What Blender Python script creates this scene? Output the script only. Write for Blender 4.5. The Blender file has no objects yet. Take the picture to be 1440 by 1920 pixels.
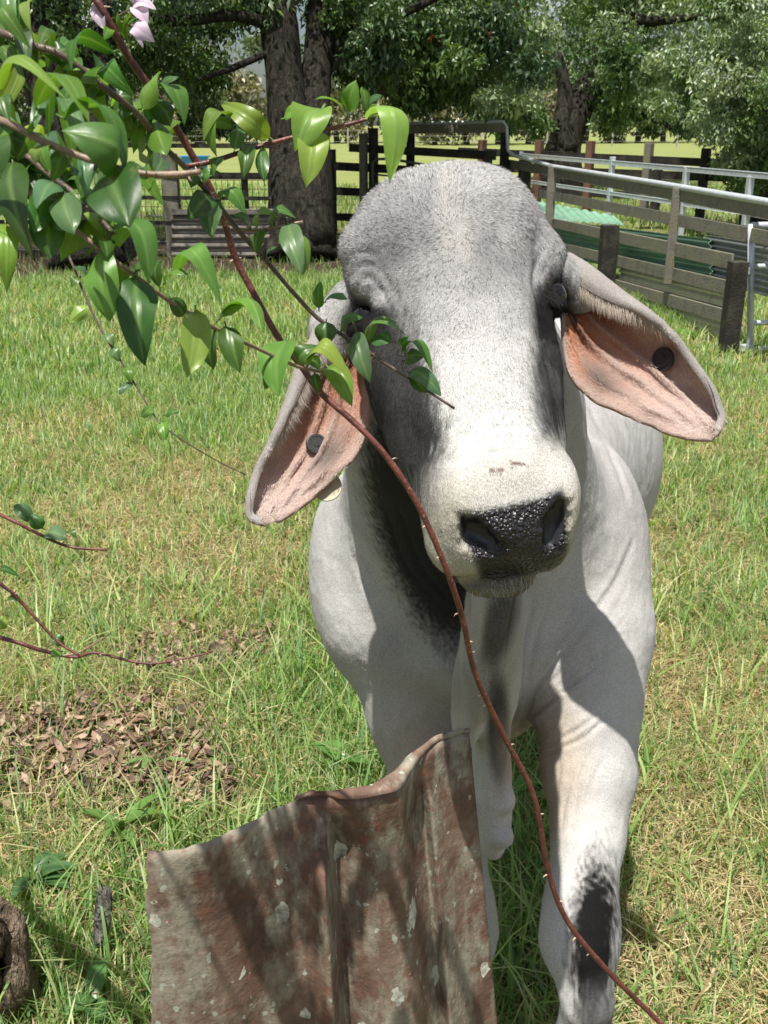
import bpy, bmesh, math, random
import numpy as np
from mathutils import Vector, Matrix
random.seed(7)
rng = np.random.default_rng(11)
scene = bpy.context.scene
COL = scene.collection

# ------------------------------------------------------------------ camera, sky, sun, exposure
CAM_H = 1.6
PITCH = math.radians(20.9)
F = 1900.0                                   # focal length in pixels of a 1440 x 1920 frame
cam_data = bpy.data.cameras.new('camera')
cam_data.sensor_fit = 'VERTICAL'
cam_data.sensor_height = 24.0
cam_data.lens = 24.0 * F / 1920.0
cam_data.clip_start = 0.05
cam_data.clip_end = 3000.0
cam_data.dof.use_dof = True
cam_data.dof.focus_distance = 1.15
cam_data.dof.aperture_fstop = 18.0
cam = bpy.data.objects.new('camera', cam_data)
COL.objects.link(cam)
cam.location = (0, 0, CAM_H)
cam.rotation_euler = (math.pi / 2 - PITCH, 0, 0)
scene.camera = cam

SUN_DIR = Vector((-0.10, -0.29, 0.95)).normalized()      # towards the sun
sun_elev = math.asin(SUN_DIR.z)
sun_azim = math.atan2(SUN_DIR.x, SUN_DIR.y)
world = bpy.data.worlds.new('World')
scene.world = world
world.use_nodes = True
wn = world.node_tree.nodes
wl = world.node_tree.links
wn.clear()
sky_tex = wn.new('ShaderNodeTexSky')
sky_tex.sky_type = 'NISHITA'
sky_tex.sun_disc = False
sky_tex.sun_elevation = sun_elev
sky_tex.sun_rotation = sun_azim
sky_tex.air_density = 1.0
sky_tex.dust_density = 2.0
bg = wn.new('ShaderNodeBackground')
bg.inputs['Strength'].default_value = 0.06
wout = wn.new('ShaderNodeOutputWorld')
wl.new(sky_tex.outputs[0], bg.inputs[0])
# broken white cloud, the same all round
ctc = wn.new('ShaderNodeTexCoord'); cmp_ = wn.new('ShaderNodeMapping'); cmp_.inputs['Scale'].default_value = (1.0, 1.0, 2.6)
cnz = wn.new('ShaderNodeTexNoise'); cnz.inputs['Scale'].default_value = 3.2; cnz.inputs['Detail'].default_value = 6
crp = wn.new('ShaderNodeValToRGB'); crp.color_ramp.elements[0].position = 0.50; crp.color_ramp.elements[1].position = 0.62
cbg = wn.new('ShaderNodeBackground'); cbg.inputs['Color'].default_value = (1.0, 1.0, 1.0, 1); cbg.inputs['Strength'].default_value = 0.6
cmx = wn.new('ShaderNodeMixShader')
wl.new(ctc.outputs['Generated'], cmp_.inputs['Vector']); wl.new(cmp_.outputs[0], cnz.inputs['Vector']); wl.new(cnz.outputs['Fac'], crp.inputs[0])
wl.new(crp.outputs[0], cmx.inputs[0]); wl.new(bg.outputs[0], cmx.inputs[1]); wl.new(cbg.outputs[0], cmx.inputs[2])
wl.new(cmx.outputs[0], wout.inputs[0])

sun_data = bpy.data.lights.new('sun', 'SUN')
sun_data.energy = 5.0
sun_data.angle = math.radians(0.55)
sun_data.color = (1.0, 0.955, 0.88)
sun = bpy.data.objects.new('sun', sun_data)
COL.objects.link(sun)
sun.rotation_euler = SUN_DIR.to_track_quat('Z', 'Y').to_euler()
sun.location = (-3, -4, 12)

scene.view_settings.view_transform = 'Standard'
scene.view_settings.look = 'None'
scene.view_settings.exposure = 0.6
scene.view_settings.gamma = 1.0
scene.view_settings.use_curve_mapping = False
scene.cycles.max_bounces = 6
scene.cycles.diffuse_bounces = 3
scene.cycles.glossy_bounces = 2
scene.cycles.transmission_bounces = 3
scene.cycles.transparent_max_bounces = 8
scene.cycles.use_denoising = True

# ------------------------------------------------------------------ helpers
RIGHT = np.array([1.0, 0, 0])
UP = np.array([0, math.sin(PITCH), math.cos(PITCH)])
FWD = np.array([0, math.cos(PITCH), -math.sin(PITCH)])
CAMP = np.array([0, 0, CAM_H])
M_CW = np.stack([RIGHT, UP, FWD], axis=1)      # view axes -> world

def C(px, py, d):
    """a point in the measuring frame (right, up, forward) from photo pixel and distance"""
    return np.array([(px - 720.0) / F * d, (960.0 - py) / F * d, d])

def to_world(c):
    return np.asarray(c) @ M_CW.T + CAMP

def to_frame(w):
    return (np.asarray(w) - CAMP) @ M_CW

def W(px, py, d):
    return to_world(C(px, py, d))

def ray(px, py):
    v = to_world(C(px, py, 1.0)) - CAMP
    return v / np.linalg.norm(v)

def G(px, py, z=0.0):
    """where the sight line of a pixel meets the level z"""
    v = ray(px, py)
    t = (z - CAM_H) / v[2]
    return CAMP + v * t

def onplane(px, py, p0, nrm):
    v = ray(px, py)
    t = np.dot(np.asarray(p0) - CAMP, nrm) / np.dot(v, nrm)
    return CAMP + v * t

def tag(o, label=None, cat=None, group=None, kind=None):
    if label: o['label'] = label
    if cat: o['category'] = cat
    if group: o['group'] = group
    if kind: o['kind'] = kind
    return o

def empty(name, loc=(0, 0, 0), parent=None):
    o = bpy.data.objects.new(name, None)
    o.empty_display_size = 0.05
    o.location = loc
    COL.objects.link(o)
    if parent: o.parent = parent
    return o

def link(name, me, parent=None, mats=None, smooth=False, loc=None):
    """one mesh object; vertices given in world coordinates unless loc is set"""
    o = bpy.data.objects.new(name, me)
    COL.objects.link(o)
    if mats is not None and not me.materials:
        for m in (mats if isinstance(mats, (list, tuple)) else [mats]):
            me.materials.append(m)
    if smooth and len(me.polygons):
        me.polygons.foreach_set('use_smooth', np.ones(len(me.polygons), dtype=bool))
    if loc is not None:
        o.location = loc
    if parent:
        o.parent = parent
        if loc is None:
            off = Vector((0, 0, 0))
            q = parent
            while q is not None:
                off += q.location
                q = q.parent
            o.location = -off
    return o

def mesh_np(name, verts, faces):
    """fast mesh from arrays: verts (n,3), faces (m,3) or (m,4)"""
    verts = np.asarray(verts, dtype=np.float32)
    faces = np.asarray(faces, dtype=np.int32)
    me = bpy.data.meshes.new(name)
    me.vertices.add(len(verts))
    me.vertices.foreach_set('co', verts.ravel())
    n = faces.shape[1]
    me.loops.add(faces.size)
    me.loops.foreach_set('vertex_index', faces.ravel())
    me.polygons.add(len(faces))
    me.polygons.foreach_set('loop_start', np.arange(0, faces.size, n, dtype=np.int32))
    me.polygons.foreach_set('loop_total', np.full(len(faces), n, dtype=np.int32))
    me.update(calc_edges=True)
    me.validate()
    return me

def set_col(me, name, rgba):
    a = me.color_attributes.new(name, 'FLOAT_COLOR', 'POINT')
    rgba = np.asarray(rgba, dtype=np.float32)
    if rgba.shape[1] == 3:
        rgba = np.concatenate([rgba, np.ones((len(rgba), 1), np.float32)], axis=1)
    a.data.foreach_set('color', rgba.ravel())

def smoothstep(x, a, b):
    t = np.clip((x - a) / (b - a), 0, 1)
    return t * t * (3 - 2 * t)

def vnoise(p, seed=0):
    """smooth value noise in 3d, -1..1, for arrays of points (n,3)"""
    p = np.asarray(p, dtype=np.float64)
    i = np.floor(p).astype(np.int64)
    f = p - i
    f = f * f * (3 - 2 * f)
    def h(x, y, z):
        n = (x * 374761393 + y * 668265263 + z * 2147483647 + seed * 974711) & 0x7fffffff
        n = ((n ^ (n >> 13)) * 1274126177) & 0x7fffffff
        n = n ^ (n >> 16)
        return (n & 0xffff) / 32767.5 - 1.0
    x, y, z = i[:, 0], i[:, 1], i[:, 2]
    out = 0
    for dx in (0, 1):
        for dy in (0, 1):
            for dz in (0, 1):
                w = (f[:, 0] if dx else 1 - f[:, 0]) * (f[:, 1] if dy else 1 - f[:, 1]) * (f[:, 2] if dz else 1 - f[:, 2])
                out = out + w * h(x + dx, y + dy, z + dz)
    return out

def fbm(p, octaves=3, seed=0):
    s, a, t = 0, 1.0, 0
    for k in range(octaves):
        s = s + a * vnoise(np.asarray(p) * 2.0 ** k, seed + k * 17)
        t += a
        a *= 0.5
    return s / t

class Mat:
    """small wrapper that builds node materials"""
    def __init__(self, name, rough=0.6, spec=0.5):
        self.m = bpy.data.materials.new(name)
        self.m.use_nodes = True
        self.nt = self.m.node_tree
        self.b = self.nt.nodes['Principled BSDF']
        self.out = self.nt.nodes['Material Output']
        self.b.inputs['Roughness'].default_value = rough
        self.b.inputs['Specular IOR Level'].default_value = spec
    def n(self, t, **kw):
        nd = self.nt.nodes.new(t)
        for k, v in kw.items():
            if k.startswith('i_'):
                key = k[2:]
                key = int(key) if key.isdigit() else key.replace('_', ' ')
                nd.inputs[key].default_value = v
            else:
                setattr(nd, k, v)
        return nd
    def l(self, a, b):
        self.nt.links.new(a, b)
    def coords(self, kind='Object', scale=(1, 1, 1), rot=(0, 0, 0)):
        tc = self.n('ShaderNodeTexCoord')
        mp = self.n('ShaderNodeMapping')
        mp.inputs['Scale'].default_value = scale
        mp.inputs['Rotation'].default_value = rot
        self.l(tc.outputs[kind], mp.inputs['Vector'])
        return mp.outputs[0]
    def noise(self, vec, scale=5, detail=4, rough=0.55):
        nd = self.n('ShaderNodeTexNoise')
        nd.inputs['Scale'].default_value = scale
        nd.inputs['Detail'].default_value = detail
        nd.inputs['Roughness'].default_value = rough
        if vec is not None: self.l(vec, nd.inputs['Vector'])
        return nd.outputs['Fac']
    def ramp(self, fac, stops):
        nd = self.n('ShaderNodeValToRGB')
        el = nd.color_ramp.elements
        while len(el) > 1: el.remove(el[-1])
        for k, (p, c) in enumerate(stops):
            e = el[0] if k == 0 else el.new(p)
            e.position = p
            e.color = tuple(c) + (1,) if len(c) == 3 else c
        self.l(fac, nd.inputs[0])
        return nd.outputs[0]
    def mix(self, fac, a, b, mode='MIX'):
        nd = self.n('ShaderNodeMix', data_type='RGBA', blend_type=mode)
        for sock, val in ((nd.inputs[0], fac), (nd.inputs[6], a), (nd.inputs[7], b)):
            if hasattr(val, 'is_linked') or hasattr(val, 'links'):
                self.l(val, sock)
            elif isinstance(val, (int, float)):
                sock.default_value = val
            else:
                sock.default_value = tuple(val) + (1,) if len(val) == 3 else val
        return nd.outputs[2]
    def math(self, op, a, b=0.5, clamp=False):
        nd = self.n('ShaderNodeMath', operation=op, use_clamp=clamp)
        for sock, val in ((nd.inputs[0], a), (nd.inputs[1], b)):
            if hasattr(val, 'links'): self.l(val, sock)
            else: sock.default_value = val
        return nd.outputs[0]
    def attr(self, name):
        nd = self.n('ShaderNodeAttribute')
        nd.attribute_name = name
        return nd
    def bump(self, h, strength=0.4, dist=0.01, normal=None):
        nd = self.n('ShaderNodeBump')
        nd.inputs['Strength'].default_value = strength
        nd.inputs['Distance'].default_value = dist
        self.l(h, nd.inputs['Height'])
        if normal is not None: self.l(normal, nd.inputs['Normal'])
        return nd.outputs[0]
    def color(self, sock):
        if hasattr(sock, 'links'): self.l(sock, self.b.inputs['Base Color'])
        else: self.b.inputs['Base Color'].default_value = tuple(sock) + (1,)
        return self
    def normal(self, sock):
        self.l(sock, self.b.inputs['Normal'])
        return self

def tube(points, radii, sides=8, twist=0.0, cap=True, jitter=0.0):
    """verts, quads of a tapered tube along a polyline (world coords)"""
    P = np.asarray(points, float)
    R = np.broadcast_to(np.asarray(radii, float), (len(P),))
    T = np.gradient(P, axis=0)
    T /= np.linalg.norm(T, axis=1)[:, None] + 1e-9
    ref = np.array([0, 0, 1.0]) if abs(T[0][2]) < 0.9 else np.array([1.0, 0, 0])
    u = np.cross(T[0], ref); u /= np.linalg.norm(u)
    V, Fc = [], []
    for i in range(len(P)):
        u = u - T[i] * np.dot(u, T[i]); u /= np.linalg.norm(u)
        w = np.cross(T[i], u)
        for k in range(sides):
            a = 2 * math.pi * k / sides + twist * i
            rr = R[i] * (1 + jitter * (random.random() - 0.5))
            V.append(P[i] + rr * (math.cos(a) * u + math.sin(a) * w))
    for i in range(len(P) - 1):
        for k in range(sides):
            k2 = (k + 1) % sides
            Fc.append((i * sides + k, i * sides + k2, (i + 1) * sides + k2, (i + 1) * sides + k))
    if cap:
        n0 = len(V); V.append(P[0]); V.append(P[-1])
        for k in range(sides):
            k2 = (k + 1) % sides
            Fc.append((n0, k2, k, n0))
            Fc.append((n0 + 1, (len(P) - 1) * sides + k, (len(P) - 1) * sides + k2, n0 + 1))
    return V, Fc

def mesh_py(name, V, Fc):
    me = bpy.data.meshes.new(name)
    fs = []
    for f in Fc:
        g = []
        for i in f:
            if i not in g: g.append(i)
        fs.append(g)
    me.from_pydata([tuple(v) for v in V], [], fs)
    me.update()
    return me

def spline(pts, n=40):
    """Catmull-Rom through points (any dimension)"""
    P = np.asarray(pts, float)
    P = np.vstack([2 * P[0] - P[1], P, 2 * P[-1] - P[-2]])
    segs = len(P) - 3
    out = []
    for s in np.linspace(0, segs - 1e-6, n):
        i = int(s); t = s - i
        a, b, c, d = P[i:i + 4]
        out.append(0.5 * (2 * b + (c - a) * t + (2 * a - 5 * b + 4 * c - d) * t * t + (3 * b - a - 3 * c + d) * t ** 3))
    return np.array(out)

def box_between(p, q, width, thick, upv=(0, 0, 1), name='board', bevel=0.0):
    """mesh of a board whose axis runs p->q; width along upv, thick across; returned in coords local to midpoint"""
    p = np.asarray(p, float); q = np.asarray(q, float)
    ax = q - p; L = np.linalg.norm(ax); ax /= L
    up = np.asarray(upv, float); up = up - ax * np.dot(up, ax); up /= np.linalg.norm(up)
    sd = np.cross(ax, up)
    bm = bmesh.new()
    bmesh.ops.create_cube(bm, size=1.0)
    for v in bm.verts:
        a, b, c = v.co
        w = ax * a * L + up * b * width + sd * c * thick
        v.co = Vector(w)
    if bevel > 0:
        bmesh.ops.bevel(bm, geom=bm.edges[:], offset=bevel, segments=1, affect='EDGES')
    bmesh.ops.recalc_face_normals(bm, faces=bm.faces[:])
    me = bpy.data.meshes.new(name)
    bm.to_mesh(me); bm.free()
    return me, (p + q) / 2

def board(name, p, q, width, thick, mat, parent=None, upv=(0, 0, 1), bevel=0.004):
    me, mid = box_between(p, q, width, thick, upv, name, bevel)
    me.materials.append(mat)
    o = bpy.data.objects.new(name, me)
    COL.objects.link(o)
    if parent:
        o.parent = parent
        off = np.zeros(3); qn = parent
        while qn is not None:
            off += np.array(qn.location); qn = qn.parent
        o.location = mid - off
    else:
        o.location = mid
    return o
# ------------------------------------------------------------------ materials of the setting
def timber(name, dark, light, moss=0.0, seed=0.0):
    m = Mat(name, rough=0.85, spec=0.2)
    g = m.coords('Object', scale=(3, 3, 3))
    tc = m.n('ShaderNodeTexCoord')
    mp = m.n('ShaderNodeMapping'); mp.inputs['Location'].default_value = (seed, seed * 2, 0)
    oi = m.n('ShaderNodeObjectInfo')
    m.l(tc.outputs['Object'], mp.inputs['Vector'])
    add = m.n('ShaderNodeVectorMath', operation='ADD'); m.l(mp.outputs[0], add.inputs[0])
    cx = m.n('ShaderNodeCombineXYZ'); m.l(m.math('MULTIPLY', oi.outputs['Random'], 37.0), cx.inputs[0]); m.l(cx.outputs[0], add.inputs[1])
    n1 = m.noise(add.outputs[0], 6, 6, 0.65)
    n2 = m.noise(add.outputs[0], 60, 4, 0.6)
    c = m.ramp(n1, [(0.25, dark), (0.6, tuple((a + b) / 2 for a, b in zip(dark, light))), (0.8, light)])
    c = m.mix(m.math('MULTIPLY', m.math('GREATER_THAN', n1, 0.54), moss), c, (0.17, 0.17, 0.075))
    c = m.mix(0.5, c, m.ramp(n2, [(0.3, (0.4, 0.4, 0.4)), (0.7, (1.3, 1.3, 1.3))]), 'MULTIPLY')
    m.color(c); m.normal(m.bump(n2, 0.6, 0.01))
    return m.m
M_TIMBER = timber('weathered_timber', (0.135, 0.125, 0.105), (0.36, 0.34, 0.285), 0.4)
M_TIMBER_D = timber('dark_shaded_timber', (0.022, 0.020, 0.019), (0.07, 0.064, 0.058), 0.1, 3.0)  # dark posts; on back and side fence rails the shade is in this colour
M_TIMBER_R = timber('reddish_timber', (0.13, 0.07, 0.05), (0.26, 0.15, 0.11), 0.0, 5.0)

m = Mat('galvanised_steel', rough=0.38, spec=0.5)
n1 = m.noise(m.coords('Object'), 14, 4)
m.color(m.ramp(n1, [(0.3, (0.44, 0.48, 0.52)), (0.7, (0.60, 0.63, 0.66))]))
m.b.inputs['Metallic'].default_value = 0.15
M_GALV = m.m
def corr_mat(name, a, b, rust=0.25):
    m = Mat(name, rough=0.5, spec=0.4)
    n1 = m.noise(m.coords('Object'), 5, 6, 0.65); n2 = m.noise(m.coords('Object'), 40, 4)
    c = m.ramp(n1, [(0.3, a), (0.7, b)])
    c = m.mix(m.math('MULTIPLY', m.math('GREATER_THAN', m.math('ADD', n1, m.math('MULTIPLY', n2, 0.25)), 0.72), rust), c, (0.16, 0.085, 0.04))
    c = m.mix(0.4, c, m.ramp(n2, [(0.3, (0.6, 0.6, 0.6)), (0.7, (1.15, 1.15, 1.15))]), 'MULTIPLY')
    m.color(c)
    return m.m
M_CGREEN = corr_mat('green_corrugated_iron', (0.24, 0.50, 0.34), (0.36, 0.62, 0.45), 0.1)
M_CTAN = corr_mat('weathered_corrugated_iron', (0.58, 0.55, 0.47), (0.74, 0.71, 0.63), 0.35)
M_CSILV = corr_mat('silver_corrugated_iron', (0.42, 0.45, 0.47), (0.55, 0.58, 0.60), 0.1)
M_CGREY = corr_mat('grey_corrugated_iron', (0.16, 0.15, 0.13), (0.30, 0.28, 0.25), 0.6)

# ------------------------------------------------------------------ ground
def ground_mesh():
    ys = np.concatenate([np.linspace(-3, 16, 96), np.linspace(17, 60, 30), np.geomspace(65, 2600, 24)])
    xs = np.concatenate([-np.geomspace(2000, 12, 16), np.linspace(-11, 11, 90), np.geomspace(12, 2000, 16)])
    X, Y = np.meshgrid(xs, ys)
    P = np.stack([X.ravel(), Y.ravel(), np.zeros(X.size)], 1)
    z = 0.018 * fbm(P * 0.9, 2, 4) + 0.03 * vnoise(P * 0.23, 9)
    P[:, 2] = z * np.clip(1.3 - np.abs(P[:, 1]) / 40, 0, 1)
    n, mm = X.shape
    i = np.arange(n * mm).reshape(n, mm)
    q = np.stack([i[:-1, :-1].ravel(), i[:-1, 1:].ravel(), i[1:, 1:].ravel(), i[1:, :-1].ravel()], 1)
    return P, q
def ground_z(p):
    p = np.atleast_2d(np.asarray(p, float)); q = np.stack([p[:, 0], p[:, 1], np.zeros(len(p))], 1)
    return (0.018 * fbm(q * 0.9, 2, 4) + 0.03 * vnoise(q * 0.23, 9)) * np.clip(1.3 - np.abs(q[:, 1]) / 40, 0, 1)
P, q = ground_mesh()
me = mesh_np('ground', P, q)
dirt = np.zeros(len(P))
for (cx, cy, rx, ry) in ((-2.6, 13.6, 4.5, 2.0), (-0.9, 13.6, 2.5, 1.6), (-5.0, 12.6, 3.0, 1.6)):
    r = np.hypot((P[:, 0] - cx) / rx, (P[:, 1] - cy) / ry) + 0.3 * fbm(P * 0.9, 2, 8)
    dirt = np.maximum(dirt, 1 - smoothstep(r, 0.75, 1.15))
far = smoothstep(P[:, 1], 14, 30)
set_col(me, 'zones', np.stack([dirt, far, np.zeros(len(P))], 1))
m = Mat('pasture_ground', rough=0.95, spec=0.1)
z = m.attr('zones'); sp = m.n('ShaderNodeSeparateColor'); m.l(z.outputs['Color'], sp.inputs[0])
n1 = m.noise(m.coords('Object'), 1.3, 5); n2 = m.noise(m.coords('Object'), 38, 5, 0.7)
c = m.ramp(n1, [(0.30, (0.15, 0.18, 0.060)), (0.55, (0.22, 0.21, 0.09)), (0.75, (0.29, 0.24, 0.14))])
c = m.mix(m.math('MULTIPLY', n2, 0.7), c, (0.045, 0.036, 0.024))
nf = m.noise(m.coords('Object', scale=(0.12, 0.6, 1)), 3, 5)
cf = m.ramp(nf, [(0.3, (0.16, 0.21, 0.06)), (0.5, (0.22, 0.25, 0.085)), (0.7, (0.28, 0.28, 0.13))])
c = m.mix(sp.outputs[1], c, cf)
cd = m.ramp(n2, [(0.3, (0.035, 0.026, 0.020)), (0.7, (0.11, 0.075, 0.055))])
c = m.mix(sp.outputs[0], c, cd)
m.color(c); m.normal(m.bump(n2, 0.8, 0.03))
ground = link('ground', me, None, m.m, smooth=True)
ground['kind'] = 'structure'

# ------------------------------------------------------------------ yard fences
def corr_sheet(name, p00, p10, p01, p11, waves, amp, mat, parent, along=True, nj=2):
    """corrugated sheet on a quad; ridges run p00->p10 when along, waves counted across"""
    p00, p10, p01, p11 = [np.asarray(p, float) for p in (p00, p10, p01, p11)]
    nrm = np.cross(p10 - p00, p01 - p00); nrm /= np.linalg.norm(nrm)
    nw = int(waves * 8) + 1
    V_, F_ = [], []
    for i in range(nw):
        t = i / (nw - 1)
        a = p00 + (p01 - p00) * t; b = p10 + (p11 - p10) * t
        off = nrm * amp * math.sin(2 * math.pi * waves * t)
        for j in range(nj):
            s = j / (nj - 1)
            V_.append(a + (b - a) * s + off)
    for i in range(nw - 1):
        for j in range(nj - 1):
            F_.append((i * nj + j, i * nj + j + 1, (i + 1) * nj + j + 1, (i + 1) * nj + j))
    n0 = len(V_)
    V2 = V_ + [v + nrm * 0.003 for v in V_]
    F2 = F_ + [tuple(x + n0 for x in reversed(f)) for f in F_]
    # rims
    idx = lambda i, j: i * nj + j
    for i in range(nw - 1):
        for j in (0, nj - 1):
            F2.append((idx(i, j), idx(i + 1, j), idx(i + 1, j) + n0, idx(i, j) + n0))
    for i in (0, nw - 1):
        F2.append((idx(i, 0), idx(i, nj - 1), idx(i, nj - 1) + n0, idx(i, 0) + n0))
    me = mesh_py(name, V2, F2)
    return link(name, me, parent, mat, smooth=True)
def pipe(name, pts, r, mat, parent, sides=10):
    V_, F_ = tube(pts, r, sides)
    return link(name, mesh_py(name, V_, F_), parent, mat, smooth=True)

# near fence: heavy boards on posts, iron sheets behind them
A0 = G(1385, 672)
dirA = ray(560, 235); dirA[2] = 0; dirA /= np.linalg.norm(dirA)
nA = np.array([dirA[1], -dirA[0], 0.0])                 # towards the right / pen side
if nA[0] < 0: nA = -nA
def fa(px, py, off=0.0): return onplane(px, py, A0 + nA * off, nA)
fenceA = empty('yard_fence', (A0[0], A0[1], 0))
tag(fenceA, 'mossy board yard fence with steel pipe along its top beside green iron sheets', 'fence')
for (a, b, w) in (((952, 306), (1520, 410), 0.11), ((1010, 362), (1520, 462), 0.10), ((1000, 410), (1374, 491), 0.115), ((1020, 456), (1374, 541), 0.105), ((1030, 498), (1374, 597), 0.105)):
    board('rail', fa(*a), fa(*b), w, 0.02, M_TIMBER, fenceA)
cor = fa(958, 291); nQ = np.array([0.12, 1.0, 0]); nQ /= np.linalg.norm(nQ)
def qa(px, py, off=0.0): return onplane(px, py, cor + nQ * off, nQ)
pipe('pipe_cap', [qa(740, 232), qa(850, 230), qa(930, 228), qa(944, 229), qa(950, 238), qa(951, 266), qa(952, 283), fa(962, 291), fa(1036, 312), fa(1240, 345), fa(1440, 379), fa(1540, 395)], 0.026, M_GALV, fenceA)
board('rail', qa(740, 243), qa(948, 240), 0.12, 0.035, M_TIMBER, fenceA)
for px in (770, 948):
    a = qa(px, 236, 0.05); board('post', np.array([a[0], a[1], -0.05]), a, 0.13, 0.1, M_TIMBER_D, fenceA, upv=(1, 0, 0))
def post(px, ytop, w, off, mat, parent, d=None, ybot=None):
    p = fa(px, ytop, off)
    b = np.array([p[0], p[1], -0.1 if ybot is None else fa(px, ybot, off)[2]])
    return board('post' if ybot is None else 'batten', b, p, w, w if d is None else d, mat, parent, upv=nA)
post(1385, 490, 0.115, -0.075, M_TIMBER_D, fenceA)
post(1144, 422, 0.155, -0.09, M_TIMBER_D, fenceA)
post(985, 300, 0.16, 0.12, M_TIMBER_D, fenceA)
post(1270, 352, 0.075, -0.035, M_TIMBER, fenceA, 0.03, 540)
post(1036, 312, 0.11, -0.035, M_TIMBER, fenceA, 0.03, 520)
# sheets behind the boards
def sheet(name, a, b, c, d, off, waves, mat):
    return corr_sheet(name, fa(*a, off), fa(*b, off), fa(*c, off), fa(*d, off), waves, 0.012, mat, fenceA)
sheet('iron_sheet', (1020, 480), (1372, 566), (1020, 535), (1372, 666), 0.024, 7, M_CTAN)
sheet('iron_sheet', (1162, 500), (1372, 545), (1162, 520), (1372, 575), 0.030, 2, M_CTAN)
sheet('green_sheet', (1000, 408), (1330, 448), (1000, 470), (1335, 540), 0.12, 8, M_CGREEN)
sheet('silver_sheet', (1322, 440), (1560, 478), (1326, 525), (1560, 590), 0.15, 8, M_CSILV)
# low green roof behind the boards
zr = float(fa(1040, 412, 0.5)[2])
corr_sheet('roof_sheet', G(1000, 376, zr + 0.05), G(1030, 413, zr), G(1150, 404, zr + 0.05), G(1170, 421, zr), 9, 0.011, M_CGREEN, fenceA)

# steel gate hung on the end post
g0 = fa(1404, 560, 0.05)
gate = empty('steel_gate', (g0[0], g0[1], 0))
tag(gate, 'galvanised pipe gate hinged on the dark end post of the board fence', 'gate')
gn = np.array([-0.25, 1.0, 0]); gn /= np.linalg.norm(gn)
def ga(px, py): return onplane(px, py, g0, gn)
pipe('upright', [ga(1409, 420), ga(1406, 704)], 0.024, M_GALV, gate)
zz = [ga(1408, y)[2] for y in (423, 500, 606, 655, 702)]
gx = np.array([gn[1], -gn[0], 0])
for k, zv in enumerate(zz):
    p = ga(1408, 560); p[2] = zv
    pipe('rail', [p - gx * (0.07 if k == 0 else 0), p + gx * 1.9], 0.019 if k else 0.024, M_GALV, gate)
p = ga(1408, 560); pipe('upright', [np.array([p[0], p[1], zz[4]]) + gx * 1.9, np.array([p[0], p[1], zz[0]]) + gx * 1.9], 0.024, M_GALV, gate)
for y in (508, 652):
    a = ga(1396, y); board('hinge', a - gx * 0.03, a + gx * 0.06, 0.05, 0.05, M_GALV, gate)

# steel rail panels of the inner pen
I1 = W(1382, 326, 12.2); I0 = W(979, 291, 18.5)
dI = I1 - I0; dI[2] = 0; dI /= np.linalg.norm(dI); nI = np.array([-dI[1], dI[0], 0])
def ia(px, py): return onplane(px, py, I0, nI)
pen = empty('pen_panel', (I1[0], I1[1], 0))
tag(pen, 'pale galvanised square-rail pen panel behind the board fence', 'panel')
board('rail', ia(979, 291), ia(1450, 331), 0.06, 0.04, M_GALV, pen)
board('rail', ia(977, 338), ia(1440, 405), 0.05, 0.04, M_GALV, pen)
for (px, yt) in ((978, 284), (1149, 294), (1288, 312), (1408, 330)):
    a = ia(px, yt); board('upright', np.array([a[0], a[1], -0.05]), a, 0.07, 0.07, M_GALV, pen, upv=nI)

# far timber fence across the yard
R0 = W(880, 282, 19.5); R1 = W(1366, 308, 16.5)
dR = R1 - R0; dR[2] = 0; dR /= np.linalg.norm(dR); nR = np.array([-dR[1], dR[0], 0])
def ra_(px, py): return onplane(px, py, R0, nR)
back = empty('back_fence', (R1[0], R1[1], 0))
tag(back, 'dark post and rail fence with reddish post tops under the leaning tree', 'fence')
for (a, b, w) in (((860, 283), (1480, 312), 0.12), ((860, 312), (1480, 338), 0.13), ((860, 352), (1480, 378), 0.12)):
    board('rail', ra_(*a), ra_(*b), w, 0.04, M_TIMBER_D, back)
for (px, yt, mt) in ((905, 262, M_TIMBER_R), (1012, 263, M_TIMBER_R), (1108, 264, M_TIMBER_R), (1218, 268, M_TIMBER), (1234, 318, M_TIMBER_D), (1325, 278, M_TIMBER_D), (1420, 282, M_TIMBER_D)):
    a = ra_(px, yt); board('post', np.array([a[0], a[1], -0.05]), a, 0.14, 0.12, mt, back, upv=nR)

# side fence between the twin-trunk tree and the yard
S0 = W(618, 300, 15.4); S1 = W(940, 300, 14.2)
dS = S1 - S0; dS[2] = 0; dS /= np.linalg.norm(dS); nS = np.array([-dS[1], dS[0], 0])
def sa(px, py): return onplane(px, py, S0, nS)
side = empty('side_fence', (S0[0], S0[1], 0))
tag(side, 'dark four-rail fence running from the twin-trunk tree to the yard', 'fence')
for (a, b, w) in (((655, 277), (930, 292), 0.11), ((620, 311), (930, 328), 0.12), ((620, 358), (930, 372), 0.11), ((620, 406), (930, 420), 0.11)):
    board('rail', sa(*a), sa(*b), w, 0.04, M_TIMBER_D, side)
for (px, yt, w, mt) in ((621, 280, 0.12, M_TIMBER_D), (700, 240, 0.13, M_TIMBER_D), (686, 250, 0.10, M_TIMBER), (915, 283, 0.12, M_TIMBER_D), (845, 300, 0.1, M_TIMBER_D)):
    a = sa(px, yt) - nS * (0.08 if mt is M_TIMBER else 0.0) * (1 if nS[1] > 0 else -1)
    board('post', np.array([a[0], a[1], -0.05]), a, w, 0.1, mt, side, upv=nS)
sgn = -1 if nS[1] > 0 else 1
loop = [sa(708, 372), sa(708, 304), sa(714, 298), sa(740, 297), sa(790, 306), sa(803, 308), sa(805, 316), sa(805, 372)]
pg = empty('pipe_gate', (loop[0][0], loop[0][1], 0))
tag(pg, 'thin dark pipe gate with rounded corner leaning by the side fence', 'gate')
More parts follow.
